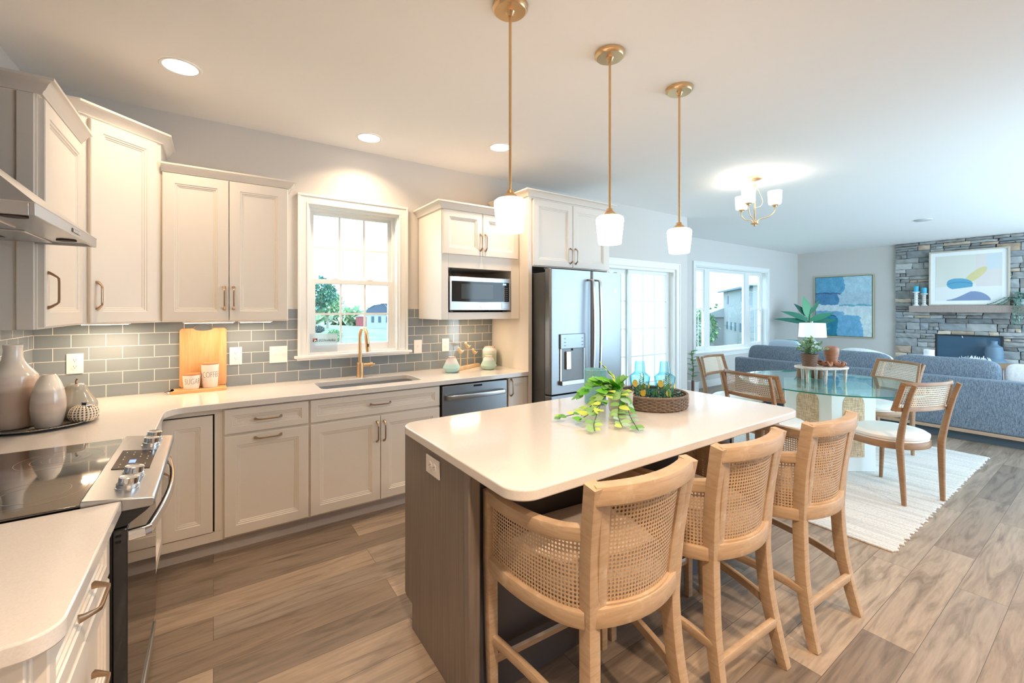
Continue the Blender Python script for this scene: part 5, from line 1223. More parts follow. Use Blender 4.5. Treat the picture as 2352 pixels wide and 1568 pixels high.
b = BM(); rings = []; nn_ = 96; R_ = []
prp = smooth_prof([(0.012, 0.004, 0), (0.036, 0.006, 0), (0.054, 0.030, 0), (0.052, 0.058, 0), (0.036, 0.078, 0), (0.014, 0.082, 0), (0.002, 0.076, 0)], 7)
for p in prp: rings.append([Vector(((p.x * (1 - 0.07 * abs(math.sin(6 * 2*PI*k/nn_)) ** 0.5 * 0 + 0.05 * abs(math.sin(5 * 2*PI*k/nn_)) - 0.04)) * math.cos(2*PI*k/nn_), (p.x * (0.96 + 0.05 * abs(math.sin(5 * 2*PI*k/nn_)))) * math.sin(2*PI*k/nn_), p.y)) for k in range(nn_)])
R_ = ring_grid(b, rings); ly = b.verts.layers.float_color['Col']
for i, ring in enumerate(R_):
    for k, v in enumerate(ring):
        dk = (k % 4 in (1, 2)) and (i % 3 != 0); cap = i > len(R_) - 17 and (k // 8) % 6 == 4
        v[ly] = rgb(24, 30, 72) if cap else (rgb(40, 40, 66) if dk else rgb(238, 226, 204))
obj('body', b, M_CER, t, smooth=60)
b = BM(); tube(b, [(0, 0, 0.074), (0.002, 0, 0.094)], 0.008, 8, [1.0, 1.2]); obj('stem', b, mat('navy_glaze', rgb(24, 28, 60), 0.3), t)

# ================================================================== CUTTING BOARDS & CANISTERS
M_BAMB = wood('bamboo', rgb(226, 182, 134), rgb(206, 156, 104), (22, 3, 2), 0.42)
M_BAMB2 = wood('bamboo_flat', rgb(238, 192, 136), rgb(220, 166, 108), (2, 22, 3), 0.42)
def wire(b, pts): tube(b, smooth_prof(pts, 8), 0.0028, 8)
t = thing('cutting_board', 'upright bamboo cutting board with a wire handle leaning on the tile', 'cutting board', (-0.055, 3.6215, ZC + 0.0205), 0)
def board_outline(w, h, notch=True):
    o = [(-w/2 + 0.012, 0), (w/2 - 0.012, 0), (w/2, 0.012), (w/2, h - 0.012), (w/2 - 0.012, h)]
    if notch: o += [(0.055 * math.cos(PI * k / 12), h - 0.017 * math.sin(PI * k / 12)) for k in range(13)]
    return o + [(-w/2 + 0.012, h), (-w/2, h - 0.012), (-w/2, 0.012)]
b = BM(); prism(b, board_outline(0.262, 0.395), -0.009, 0.009, M=Matrix(((1, 0, 0, 0), (0, 0, 1, 0), (0, 1, 0, 0), (0, 0, 0, 1)))); obj('board', b, M_BAMB, t, bevel=0.003)
b = BM(); wire(b, [(-0.058, 0, 0.385), (-0.045, 0, 0.407), (0, 0, 0.425), (0.045, 0, 0.407), (0.058, 0, 0.385)]); obj('wire_handle', b, M_CHROME, t)
for v in (): pass
t = thing('cutting_board', 'bamboo cutting board lying flat under the two white canisters', 'cutting board', (-0.075, 3.548, ZC))
M_ = Matrix(((0, -1, 0, -0.148), (1, 0, 0, 0), (0, 0, 1, 0), (0, 0, 0, 1)))
b = BM(); prism(b, [(y, -x) for x, y in board_outline(0.128, 0.30)], 0, 0.019, M=Matrix(((1, 0, 0, -0.148 + 0.0), (0, 1, 0, 0), (0, 0, 1, 0), (0, 0, 0, 1))))
for v in b.verts: v.co.x = -v.co.x
obj('board', b, M_BAMB2, t, bevel=0.003)
b = BM(); wire(b, [(-0.140, -0.045, 0.009), (-0.165, -0.036, 0.009), (-0.180, 0, 0.009), (-0.165, 0.036, 0.009), (-0.140, 0.045, 0.009)]); obj('wire_handle', b, M_CHROME, t)
def canister(x, y, r, h, word, lab, size, ang):
    t = thing('canister', lab, 'canister', (x, y, ZC + 0.0195), ang, 'lettered canisters on the cutting board')
    b = BM(); lathe(b, [(0, 0.004), (r * 0.80, 0), (r * 0.86, 0.006), (r * 0.93, h * 0.45), (r, h), (r * 0.9, h), (0, h - 0.004)], 0, 0, 0, 48, c=rgb(236, 228, 220)); obj('jar', b, M_CERM, t, smooth=60)
    b = BM(); lathe(b, [(0, 0), (r * 0.98, 0), (r * 1.02, 0.003), (r * 1.02, 0.008), (r * 0.98, 0.011), (0, 0.011)], 0, 0, h + 0.0003, 48); obj('lid', b, M_LIDW, t, smooth=40)
    # letters wrapped round the front
    L = lettering(t, word, size, Matrix.Identity(4), M_INK, sx=0.72, ext=0.0003, thin=0.028)
    for v in L.data.vertices:
        zz = h * 0.56 + v.co.y * 1.25; rr = r * (0.93 + 0.07 * max(0, (zz / h - 0.45) / 0.55)) + 0.0006 + v.co.z
        a = v.co.x / r; v.co = Vector((rr * math.sin(a), -rr * math.cos(a), zz))
M_LIDW = wood('canister_lid', rgb(206, 146, 102), rgb(186, 126, 84), (3, 20, 3), 0.4)
canister(-0.118, 3.545, 0.049, 0.092, 'SUGAR', 'short white canister lettered SUGAR with a wooden lid', 0.043, math.radians(10))
canister(-0.018, 3.556, 0.050, 0.155, 'COFFEE', 'tall white canister lettered COFFEE with a wooden lid', 0.045, math.radians(8))

# ================================================================== RIGHT COUNTER DECOR
def facet_vase(x, y, pts, h, zsplit, lab, mint, n=12):
    t = thing('vase', lab, 'vase', (x, y, ZC), 0.2, 'dipped mint and white vases'); b = BM(); rings = []; P = [(p.x, p.y) for p in smooth_prof([(r, z, 0) for r, z in pts], 3)] if False else pts
    # refine for the colour split
    Q = []
    for (r0, z0), (r1, z1) in zip(P, P[1:]):
        for k in range(6): Q.append((r0 + (r1 - r0) * k / 6, z0 + (z1 - z0) * k / 6))
    Q.append(P[-1]); R = lathe(b, Q, 0, 0, 0, 40); ly = b.verts.layers.float_color['Col']
    for ring in R:
        for v in ring: k = max(0, min(1, (v.co.z - zsplit) / 0.018)); v[ly] = rgb(*[mint[q] + ((242, 238, 234)[q] - mint[q]) * k for q in range(3)])
    obj('body', b, M_CERM, t, smooth=28)
    b = BM(); rt, zt = pts[-3][0], pts[-3][1]
    for k in range(18):
        a = 2 * PI * k / 18; c_ = Vector((rt * math.cos(a), rt * math.sin(a), zt)); bm_ = BM
        R = lathe(b, [(0.0, -0.0045), (0.004, -0.002), (0.0045, 0.002), (0.0, 0.0055)], c_.x, c_.y, c_.z - 0.001, 8)
        p2 = c_ + Vector((math.cos(a) * 0.005, math.sin(a) * 0.005, -0.009)); lathe(b, [(0.0, -0.003), (0.0028, 0), (0.0, 0.003)], p2.x, p2.y, p2.z, 6)
    obj('bead_rim', b, mat('copper_bead', rgb(206, 150, 118), 0.4), t, smooth=60)
    return t
MT = (186, 222, 214)
facet_vase(1.695, 3.368, [(0.040, 0), (0.052, 0.004), (0.0755, 0.042), (0.030, 0.132), (0.027, 0.134), (0.0, 0.128)], 0.134, 0.066, 'mint-dipped teardrop vase standing left of the bird sculpture', (184, 222, 220))
facet_vase(2.055, 3.345, [(0.040, 0), (0.050, 0.004), (0.074, 0.036), (0.034, 0.120), (0.031, 0.122), (0.0, 0.118)], 0.122, 0.076, 'mint-dipped low vase in front at the right end of the counter', (190, 218, 204))
facet_vase(2.165, 3.508, [(0.045, 0), (0.055, 0.006), (0.066, 0.04), (0.066, 0.155), (0.046, 0.188), (0.042, 0.190), (0.0, 0.185)], 0.19, 0.125, 'taller mint and cream vase behind, against the refrigerator panel', (196, 218, 200))
t = thing('bird_sculpture', 'carved sculpture of three small birds on rods over a long block', 'sculpture', (1.93, 3.50, ZC), math.radians(28))
M_BIRD = wood('whitewashed_carving', rgb(238, 214, 184), rgb(226, 184, 136), (12, 12, 12), 0.7)
b = BM(); box(b, -0.175, 0.175, -0.02, 0.02, 0, 0.030); obj('base', b, M_BIRD, t, bevel=0.004)
M_ROD = mat('gold_rod', rgb(222, 184, 138), 0.4, 0.4)
def bird(x, h):
    b = BM(); tube(b, [(x, 0, 0.028), (x, 0, h)], 0.0045, 10); obj('rod', b, M_ROD, t)
    b = BM(); P = smooth_prof([(x - 0.030, 0, h + 0.042), (x - 0.020, 0, h + 0.030), (x - 0.008, 0, h + 0.016), (x + 0.012, 0, h + 0.008), (x + 0.036, 0, h + 0.008), (x + 0.058, 0, h + 0.014)], 4)
    rr = [0.35, 0.75, 0.95, 1.0, 0.98, 0.95, 0.98, 1.05, 1.2, 1.35, 1.45, 1.5, 1.45, 1.3, 1.05, 0.8, 0.55, 0.42, 0.38, 0.38, 0.30]
    sc = [rr[min(len(rr) - 1, int(k / (len(P) - 1) * (len(rr) - 1)))] for k in range(len(P))]
    sweep(b, P, circ(0.0125, 12), Vector((0, 1, 0)), sc); bd_ = obj('bird_body', b, M_BIRD, t, smooth=70)
    b = BM(); lathe(b, [(0, -0.013), (0.010, -0.008), (0.0125, 0), (0.010, 0.008), (0, 0.013)], x - 0.024, 0, h + 0.042, 14); tube(b, [(x - 0.034, 0, h + 0.044), (x - 0.046, 0, h + 0.040)], 0.003, 6, [1, 0.2]); obj('bird_head', b, M_BIRD, bd_, smooth=70)
bird(-0.13, 0.155); bird(-0.015, 0.192); bird(0.105, 0.125)
# window sill sign
M_ACR = mat('frosted_acrylic', rgb(222, 232, 238), 0.3); g = NG(M_ACR); tr = g.new('ShaderNodeBsdfTransparent'); mx = g.new('ShaderNodeMixShader'); mx.inputs[0].default_value = 0.45; out = g.n['Material Output']
g.link(g.b.outputs[0], mx.inputs[1]); g.link(tr.outputs[0], mx.inputs[2]); g.link(mx.outputs[0], out.inputs[0])
t = thing('sill_sign', 'small clear acrylic sign with a builder logo standing on the window sill', 'sign', (0.725, 3.70, 1.1045), math.radians(-4))
b = BM(); box(b, -0.105, 0.105, 0, 0.004, 0.0, 0.158); box(b, -0.105, 0.105, 0.0, 0.035, 0.0, 0.004); obj('acrylic_plate', b, M_ACR, t)
lettering(t, 'EGStoltzfus', 0.027, Matrix.Translation((0.025, -0.001, 0.105)) @ Matrix.Rotation(PI/2, 4, 'X'), M_INK, shear=0.35)
b = BM(); box(b, -0.078, -0.045, -0.0015, -0.0003, 0.095, 0.123); lg = obj('logo_square', b, mat('logo_navy', rgb(60, 70, 96), 0.5), t)
b = BM(); prism(b, [(-0.078, 0.123), (-0.045, 0.123), (-0.078, 0.108)], -0.0024, -0.0014, M=Matrix(((1,0,0,0),(0,0,1,0),(0,1,0,0),(0,0,0,1)))); obj('logo_roof', b, mat('logo_orange', rgb(214, 118, 84), 0.5), t)
b = BM(); prism(b, [(-0.070, 0.0955), (-0.070, 0.106), (-0.060, 0.114), (-0.050, 0.106), (-0.050, 0.0955), (-0.056, 0.0955), (-0.056, 0.102), (-0.063, 0.102), (-0.063, 0.0955)], -0.0032, -0.0022, M=Matrix(((1,0,0,0),(0,0,1,0),(0,1,0,0),(0,0,0,1)))); obj('logo_house', b, M_PLATE, t)

# ================================================================== ISLAND DECOR
# planter with trailing leaves
t = thing('potted_plant', 'light grey pot with a trailing bright green leafy plant on the island', 'plant', (1.770, 1.552, ZC))
M_POT = mat('grey_stoneware', rgb(196, 190, 184), 0.75)
b = BM(); lathe(b, [(p.x, p.y) for p in smooth_prof([(0.048, 0, 0), (0.062, 0.012, 0), (0.066, 0.05, 0), (0.069, 0.105, 0), (0.068, 0.108, 0), (0.064, 0.105, 0), (0.061, 0.09, 0)], 5)] + [(0, 0.09)], 0, 0, 0, 40, sx=0.95, sy=0.95); obj('pot', b, M_POT, t, smooth=50)
fo = BM(); sm = BM(); rnd = random.Random(21)
GR = [(108, 196, 44), (92, 180, 42), (136, 206, 66), (168, 216, 90), (200, 224, 96), (104, 172, 76), (148, 194, 124), (166, 206, 184), (124, 182, 100)]
cr, cf = Vector((RT.x, RT.y, 0)), Vector((FW.x, FW.y, 0))    # lengthwise and depthwise of the spray, in room axes
def P3(r, f_, z): return Vector((cr.x * r + cf.x * f_, cr.y * r + cf.y * f_, z))
SPR = [([(0, 0, 0.09), (-0.05, -0.02, 0.125), (-0.13, -0.05, 0.130), (-0.19, -0.06, 0.09)], 10, 0.085, 0.040, (0, 1, 2, 5)),
       ([(0, 0, 0.09), (-0.05, -0.05, 0.12), (-0.13, -0.14, 0.06), (-0.21, -0.18, 0.018)], 12, 0.062, 0.030, (0, 4, 8, 6)),
       ([(-0.02, 0, 0.09), (-0.08, -0.05, 0.10), (-0.17, -0.12, 0.05), (-0.28, -0.13, 0.015)], 12, 0.058, 0.026, (3, 4, 5, 8)),
       ([(0, -0.01, 0.09), (-0.02, -0.085, 0.105), (-0.05, -0.15, 0.04), (-0.06, -0.24, 0.016)], 13, 0.060, 0.029, (4, 6, 7, 8)),
       ([(0, -0.02, 0.09), (-0.005, -0.085, 0.10), (0.0, -0.13, 0.03), (-0.015, -0.28, 0.014)], 12, 0.056, 0.027, (7, 6, 8, 5)),
       ([(0, 0, 0.09), (-0.08, -0.08, 0.10), (-0.15, -0.20, 0.03), (-0.17, -0.29, 0.015)], 10, 0.055, 0.026, (8, 3, 6, 4)),
       ([(0, 0, 0.09), (0.0, 0, 0.13), (0.01, 0.0, 0.15)], 7, 0.062, 0.034, (0, 1, 8, 5)),
       ([(0, 0, 0.09), (-0.02, 0.02, 0.15), (-0.07, 0.04, 0.22)], 7, 0.042, 0.014, (4, 3)),
       ([(0, 0, 0.09), (-0.05, -0.01, 0.14), (-0.10, -0.02, 0.155)], 8, 0.082, 0.038, (0, 1, 2))]
for pts, n_, L, W__, cols in SPR:
    P = smooth_prof([tuple(P3(p[0] * 1.25, p[1] * 1.38, p[2] * (1.12 if p[2] > 0.05 else 1))) for p in pts], 8); tube(sm, P, 0.0022, 6)
    for k in range(int(n_ * 1.5)):
        u = 0.10 + 0.90 * (k + 0.5) / int(n_ * 1.5); i = min(len(P) - 2, int(u * (len(P) - 1))); tg = (P[i + 1] - P[i]).normalized(); s = -1 if k % 2 else 1
        side = tg.cross(Vector((0, 0, 1))).normalized(); d = tg * 0.75 + side * s * rnd.uniform(0.5, 1.0) + Vector((0, 0, rnd.uniform(-0.05, 0.55)))
        p = P[i].copy(); p.z = max(p.z, 0.010); sz = rnd.uniform(0.75, 1.15) * (1 - 0.25 * u)
        if p.z < 0.05: d.z = abs(d.z) * 0.3
        leaf(fo, p, d, (-FW.x * 0.55, -FW.y * 0.55, 0.85), L * sz * 1.12, W__ * sz * 1.3, rgb(*GR[rnd.choice(cols)]), 0.12 if p.z > 0.05 else -0.02, 0.10, 6)
for v in fo.verts: v.co.z = max(v.co.z, 0.003)
obj('foliage', fo, M_LEAF, t, smooth=60); obj('stems', sm, mat('leaf_stem', rgb(62, 96, 62), 0.6), t)
# blue bubble glass vase
t = thing('glass_vase', 'pale blue bubbled glass cylinder vase behind the trailing plant', 'vase', (1.822, 1.785, ZC))
M_BUB = mat('bubble_glass', rgb(150, 214, 222), 0.12, spec=0.8); g = NG(M_BUB); vr = g.new('ShaderNodeTexVoronoi'); vr.inputs['Scale'].default_value = 260; g.link(g.coord('Object'), vr.inputs[0])
g.link(g.ramp(vr.outputs['Distance'], [(0.15, rgb(92, 160, 172)), (0.4, rgb(168, 222, 228))]), g.b.inputs['Base Color']); g.bump(vr.outputs['Distance'], 0.5, 0.003)
tr = g.new('ShaderNodeBsdfTransparent'); tr.inputs[0].default_value = (0.62, 0.88, 0.92, 1); mx = g.new('ShaderNodeMixShader'); mx.inputs[0].default_value = 0.42; out = g.n['Material Output']
g.link(g.b.outputs[0], mx.inputs[1]); g.link(tr.outputs[0], mx.inputs[2]); g.link(mx.outputs[0], out.inputs[0])
b = BM(); lathe(b, [(0, 0.0), (0.058, 0.0), (0.062, 0.006), (0.063, 0.19), (0.066, 0.196), (0.063, 0.198), (0.058, 0.19), (0.056, 0.012), (0, 0.012)], 0, 0, 0, 48); obj('body', b, M_BUB, t, smooth=60)
# basket tray
TX, TY = 2.046, 1.568
t = thing('basket_tray', 'round woven grey-brown basket tray holding the blue carafes', 'tray', (TX, TY, ZC))
M_WICK = wood('wicker', rgb(142, 124, 110), rgb(104, 90, 80), (30, 30, 30), 0.7)
b = BM(); lathe(b, [(0, 0.002), (0.185, 0.002), (0.187, 0.008), (0, 0.008)], 0, 0, 0, 56); obj('base', b, M_WICK, t)
b = BM(); ns = 52; RR = 0.190
for row in range(7):
    z = 0.012 + row * 0.0085; P = []
    for k in range(ns * 4):
        a = 2 * PI * k / (ns * 4); r = RR + 0.0035 * math.cos(ns / 2 * a + PI * row) ; P.append(Vector((r * math.cos(a), r * math.sin(a), z + 0.0008 * math.sin(ns * a))))
    sweep(b, P, circ(0.0044, 6), closed=True)
obj('woven_side', b, M_WICK, t, smooth=60)
b = BM()
for k in range(ns): a = 2 * PI * (k + 0.5) / ns; tube(b, [(RR * math.cos(a), RR * math.sin(a), 0.004), (RR * math.cos(a), RR * math.sin(a), 0.070)], 0.0032, 6)
obj('stakes', b, M_WICK, t, kind='stuff')
b = BM(); sweep(b, [Vector(((RR + 0.001) * math.cos(2*PI*k/64), (RR + 0.001) * math.sin(2*PI*k/64), 0.073)) for k in range(64)], circ(0.0072, 8), closed=True); obj('rim', b, M_WICK, t, smooth=60)
b = BM(); pr_ = P3(0.195, -0.02, 0); M_ = Matrix.Translation((pr_.x, pr_.y, 0.035)) @ Matrix.Rotation(-YAW - 0.5, 4, 'Z'); box(b, -0.012, 0.012, -0.0006, 0.0006, -0.022, 0.018, M=M_); tube(b, [M_ @ Vector((0, 0, 0.018)), M_ @ Vector((-0.008, 0, 0.04))], 0.0008, 5); obj('hang_tag', b, M_PLATE, t)
# carafes
def carafe(r_, f_, lab, seed):
    c_ = P3(r_, f_, 0); t = thing('carafe', lab, 'carafe', (TX + c_.x, TY + c_.y, ZC + 0.0085), 0, 'blue glass carafes on the basket tray')
    pr = [(0.034, 0), (0.040, 0.004), (0.058, 0.140), (0.059, 0.150), (0.032, 0.172), (0.030, 0.180), (0.026, 0.236)]
    b = BM(); lathe(b, pr + [(0.0245, 0.236), (0.028, 0.180), (0.030, 0.173), (0.056, 0.149), (0.0385, 0.012), (0, 0.010)], 0, 0, 0, 44); obj('glass_body', b, M_BLUEGL, t, smooth=30)
    rnd = random.Random(seed)
    def onwall(a, z, rr=0.0):
        k = max(0, min(1, z / 0.14)); r = 0.040 + 0.018 * k + 0.0015 + rr; return Vector((r * math.sin(a), -r * math.cos(a), z))
    b = BM()   # painted sprigs of leaves
    for a0, z0, z1 in ((-0.1, 0.02, 0.17), (-0.5, 0.0, 0.11), (0.6, 0.01, 0.12), (2.6, 0.01, 0.14), (3.6, 0.02, 0.10), (1.5, 0.01, 0.08)):
        for k in range(16):
            z = z0 + (z1 - z0) * (0.35 + 0.65 * k / 16); a = a0 - YAW; q = onwall(a, z); s = -1 if k % 2 else 1
            leaf(b, q, Vector((math.cos(a) * s, math.sin(a) * s, 1.0)), (math.sin(a), -math.cos(a), 0), 0.020, 0.005, rgb(*rnd.choice([(84, 150, 104), (112, 178, 110), (70, 130, 96)])), 0.0, 0.0, 2)
    obj('painted_sprigs', b, M_LEAF, t, kind='stuff')
    b = BM()
    for a0, z0, rr in ((-0.75, 0.115, 0.017), (0.1, 0.062, 0.016), (2.4, 0.08, 0.016), (0.9, 0.10, 0.012), (4.0, 0.05, 0.015)):
        a = a0 - YAW; q = onwall(a, z0, -0.001); u = Vector((math.cos(a), math.sin(a), 0)); A = []
        n_ = Vector((math.sin(a), -math.cos(a), 0)) * 0.0008
        v0 = [b.verts.new(q + n_ + u * rr * math.cos(2*PI*k/18) + Vector((0, 0, rr * 1.25 * math.sin(2*PI*k/18)))) for k in range(18)]; v1 = [b.verts.new(v.co - n_ * 2) for v in v0]
        b.faces.new(v0); b.faces.new(list(reversed(v1)))
        for k in range(18): j = (k + 1) % 18; b.faces.new((v0[k], v0[j], v1[j], v1[k]))
        cc = rnd.choice([(234, 206, 70), (222, 190, 60), (240, 220, 110)]); colr(b, v0 + v1, rgb(*cc))
    obj('painted_lemons', b, M_VC, t)
    b = BM()
    for a0, z0 in ((0.30, 0.02), (2.9, 0.02), (-1.1, 0.01)):
        a = a0 - YAW
        for k in range(9):
            q = onwall(a, z0 + 0.012 * k, -0.002); q2 = onwall(a, z0 + 0.012 * (k + 1), -0.002); R = tube(b, [q, q2], 0.0026, 6, c=rgb(*((190, 60, 58) if k % 2 else (240, 236, 230))))
    obj('painted_straws', b, M_VC, t)
    return t
carafe(-0.052, 0.045, 'blue glass carafe with painted lemons, left of the pair on the tray', 1); carafe(0.088, 0.03, 'blue glass carafe with painted lemons, right of the pair on the tray', 2)
def tumbler(r_, f_, lab, seed):
    c_ = P3(r_, f_, 0); t = thing('tumbler', lab, 'glass', (TX + c_.x, TY + c_.y, ZC + 0.0085), 0, 'painted tumblers on the tray'); rnd = random.Random(seed)
    b = BM(); lathe(b, [(0.026, 0), (0.029, 0.004), (0.034, 0.092), (0.0325, 0.092), (0.0275, 0.008), (0, 0.007)], 0, 0, 0, 32); obj('glass_body', b, M_BLUEGL, t, smooth=30)
    b = BM()
    for k in range(14):
        a = rnd.uniform(0, 2 * PI); r = 0.0285; q = Vector((r * math.cos(a), r * math.sin(a), rnd.uniform(0.008, 0.03)))
        leaf(b, q, (0.1, 0.1, 1), (math.cos(a), math.sin(a), 0), rnd.uniform(0.02, 0.045), 0.010, rgb(*rnd.choice([(240, 214, 70), (150, 205, 90), (210, 224, 90), (70, 170, 190)])), 0, 0, 3)
    obj('painted_leaves', b, M_LEAF, t)
tumbler(0.015, -0.075, 'small blue tumbler with painted leaves at the front of the tray', 4); tumbler(0.055, 0.125, 'small blue tumbler behind, between the two carafes', 5); tumbler(0.10, -0.08, 'small blue tumbler in front of the right carafe', 6)

# ================================================================== DINING TABLE DECOR
TT = 0.7605 
TT = 0.012 + 0.733 + 0.0145 + 0.0005
t = thing('serving_riser', 'whitewashed wooden riser stand on tapered legs at the centre of the glass table', 'stand', (4.835, 1.735, TT), -YAW + 0.08)
M_WASH = wood('whitewashed_wood', rgb(232, 226, 218), rgb(206, 184, 164), (8, 8, 8), 0.6)
b = BM(); out = [(0.235 * math.copysign(abs(math.cos(2*PI*k/48)) ** 0.8, math.cos(2*PI*k/48)), 0.15 * math.copysign(abs(math.sin(2*PI*k/48)) ** 0.8, math.sin(2*PI*k/48))) for k in range(48)]; prism(b, out, 0.128, 0.150); obj('board', b, M_WASH, t, bevel=0.006)
for x, y in ((-0.175, -0.04), (-0.06, -0.125), (0.165, -0.095), (-0.10, 0.115), (0.05, 0.125), (0.19, 0.06)):
    b = BM(); tube(b, [(x * 0.98, y * 0.98, 0.0), (x, y, 0.13)], 0.017, 12, [0.62, 1.0]); obj('leg', b, M_WASH, t)
TR = TT + 0.1505
def onriser(r, f_): c_ = P3(r, f_, 0); return 4.835 + c_.x, 1.735 + c_.y
x, y = onriser(-0.115, 0.0)
t = thing('potted_plant', 'bushy sage-green plant in a small brown wicker pot on the riser', 'plant', (x, y, TR))
b = BM()
for row in range(12):
    z = 0.005 + row * 0.0095; R0 = 0.052 + 0.018 * row / 11; sweep(b, [Vector(((R0 + 0.002 * math.sin(11 * 2*PI*k/44 + row * PI)) * math.cos(2*PI*k/44), (R0 + 0.002 * math.sin(11 * 2*PI*k/44 + row * PI)) * math.sin(2*PI*k/44), z)) for k in range(44)], circ(0.0058, 6), closed=True)
lathe(b, [(0, 0.002), (0.050, 0.002), (0.068, 0.112), (0.064, 0.105), (0, 0.10)], 0, 0, 0, 40)
obj('pot', b, wood('wicker_brown', rgb(138, 108, 90), rgb(108, 80, 66), (30, 30, 30), 0.7), t, smooth=60)
fo = BM(); sm = BM(); rnd = random.Random(8)
for k in range(34):
    a = rnd.uniform(0, 2*PI); ph = rnd.uniform(0.05, 1.35); R0 = rnd.uniform(0.115, 0.175); e = Vector((R0 * math.cos(a) * math.sin(ph), R0 * math.sin(a) * math.sin(ph), 0.115 + 0.150 * math.cos(ph) * R0 / 0.17))
    P = smooth_prof([(0, 0, 0.09), tuple(Vector((e.x * 0.45, e.y * 0.45, 0.09 + (e.z - 0.09) * 0.75))), tuple(e)], 6); tube(sm, P, 0.0016, 5)
    for j in range(11):
        q = P[min(len(P) - 1, 3 + j)] if j < 9 else e; d = Vector((rnd.uniform(-1, 1), rnd.uniform(-1, 1), rnd.uniform(-0.3, 0.9))) + (e.normalized() * 0.6)
        leaf(fo, q, d, (0, 0, 1), rnd.uniform(0.028, 0.044), rnd.uniform(0.018, 0.026), rgb(*rnd.choice([(172, 204, 168), (196, 218, 192), (148, 188, 150), (212, 226, 206), (130, 170, 136), (184, 210, 150)])), 0.15, 0.2, 3)
obj('foliage', fo, M_LEAF, t, smooth=60); obj('stems', sm, mat('sage_stem', rgb(110, 130, 96), 0.6), t)
x, y = onriser(0.085, -0.02)
t = thing('octopus_figure', 'carved brown wooden octopus with a tall rounded head and curled arms', 'figurine', (x, y, TR))
M_OCT = wood('carved_teak', rgb(186, 132, 102), rgb(156, 104, 78), (4, 4, 16), 0.4)
b = BM(); lathe(b, [(p.x, p.y) for p in smooth_prof([(0.040, 0.012, 0), (0.046, 0.05, 0), (0.051, 0.080, 0), (0.060, 0.125, 0), (0.062, 0.155, 0), (0.055, 0.180, 0), (0.030, 0.194, 0), (0.001, 0.197, 0)], 6)], 0, 0, 0, 36); obj('head', b, M_OCT, t, smooth=60)
for k in range(8):
    a = 2 * PI * k / 8 + 0.3; d = Vector((math.cos(a), math.sin(a), 0)); s = Vector((-d.y, d.x, 0)); kk = 1 if k % 2 else -1
    b = BM(); P = smooth_prof([tuple(d * 0.025 + Vector((0, 0, 0.045))), tuple(d * 0.055 + Vector((0, 0, 0.022))), tuple(d * 0.085 + s * 0.012 * kk + Vector((0, 0, 0.012))), tuple(d * 0.108 + s * 0.02 * kk + Vector((0, 0, 0.030))), tuple(d * 0.094 + s * 0.028 * kk + Vector((0, 0, 0.046))), tuple(d * 0.080 + s * 0.03 * kk + Vector((0, 0, 0.034)))], 5)
    tube(b, P, 0.017, 10, [1.0 - 0.55 * i / (len(P) - 1) for i in range(len(P))]); obj('arm', b, M_OCT, t, smooth=60)
x, y = onriser(-0.02, 0.085)
t = thing('shell_ornament', 'small white shell ornament between the plant pot and the octopus', 'ornament', (x, y, TR))
b = BM(); lathe(b, [(p.x, p.y) for p in smooth_prof([(0.01, 0, 0), (0.036, 0.012, 0), (0.040, 0.03, 0), (0.026, 0.052, 0), (0.001, 0.060, 0)], 5)], 0, 0, 0, 28, sx=1.2, c=rgb(232, 224, 220)); obj('shell', b, M_CERM, t, smooth=60)
for k, (r, f_, w_, h_) in enumerate(((-0.03, 0.235, 0.045, 0.10), (0.10, 0.20, 0.05, 0.11))):
    x, y = onriser(r, f_)
    t = thing('wood_riser_block', ('round stump of brown wood standing on the glass behind the riser, left one', 'round stump of brown wood standing on the glass behind the riser, right one')[k], 'wood block', (x, y, TT))
    b = BM(); lathe(b, [(w_, 0), (w_ * 1.03, 0.01), (w_ * 0.97, h_ * 0.5), (w_, h_), (0, h_)], 0, 0, 0, 28); obj('stump', b, wood('stump_bark', rgb(168, 128, 96), rgb(112, 78, 56), (30, 30, 3), 0.7), t, bevel=0.002)

# ================================================================== PENDANTS, DOWNLIGHTS, CHANDELIER
def pendant(x, y, lab):
    t = thing('pendant_light', lab, 'pendant light', (x, y, CZ), 0, 'three pendants over the island')
    b = BM(); lathe(b, [(0, -0.0005), (0.076, -0.0005), (0.076, -0.016), (0.070, -0.020), (0.066, -0.026), (0.020, -0.027), (0.016, -0.034), (0.012, -0.046), (0, -0.046)], 0, 0, 0, 40); obj('canopy', b, M_BRASS, t, smooth=40)
    b = BM(); tube(b, [(0, 0, -0.04), (0, 0, -0.812)], 0.0065, 12); obj('rod', b, M_BRASS, t)
    b = BM(); lathe(b, [(0, -0.790), (0.016, -0.792), (0.018, -0.806), (0.026, -0.812), (0.034, -0.822), (0.034, -0.828), (0, -0.828)], 0, 0, 0, 28); obj('socket_cup', b, M_BRASS, t, smooth=40)
    b = BM(); lathe(b, [(0, -0.826), (0.040, -0.827), (0.058, -0.831), (0.067, -0.838), (0.070, -0.848), (0.058, -0.966), (0.055, -0.972), (0.0, -0.974)], 0, 0, 0, 40); obj('glass_shade', b, M_OPAL, t, smooth=50)
pendant(1.050, 1.532, 'nearest of the three brass pendants with a glowing white shade'); pendant(1.660, 1.525, 'middle of the three brass pendants over the island'); pendant(2.262, 1.535, 'farthest of the three brass pendants, smallest in view')
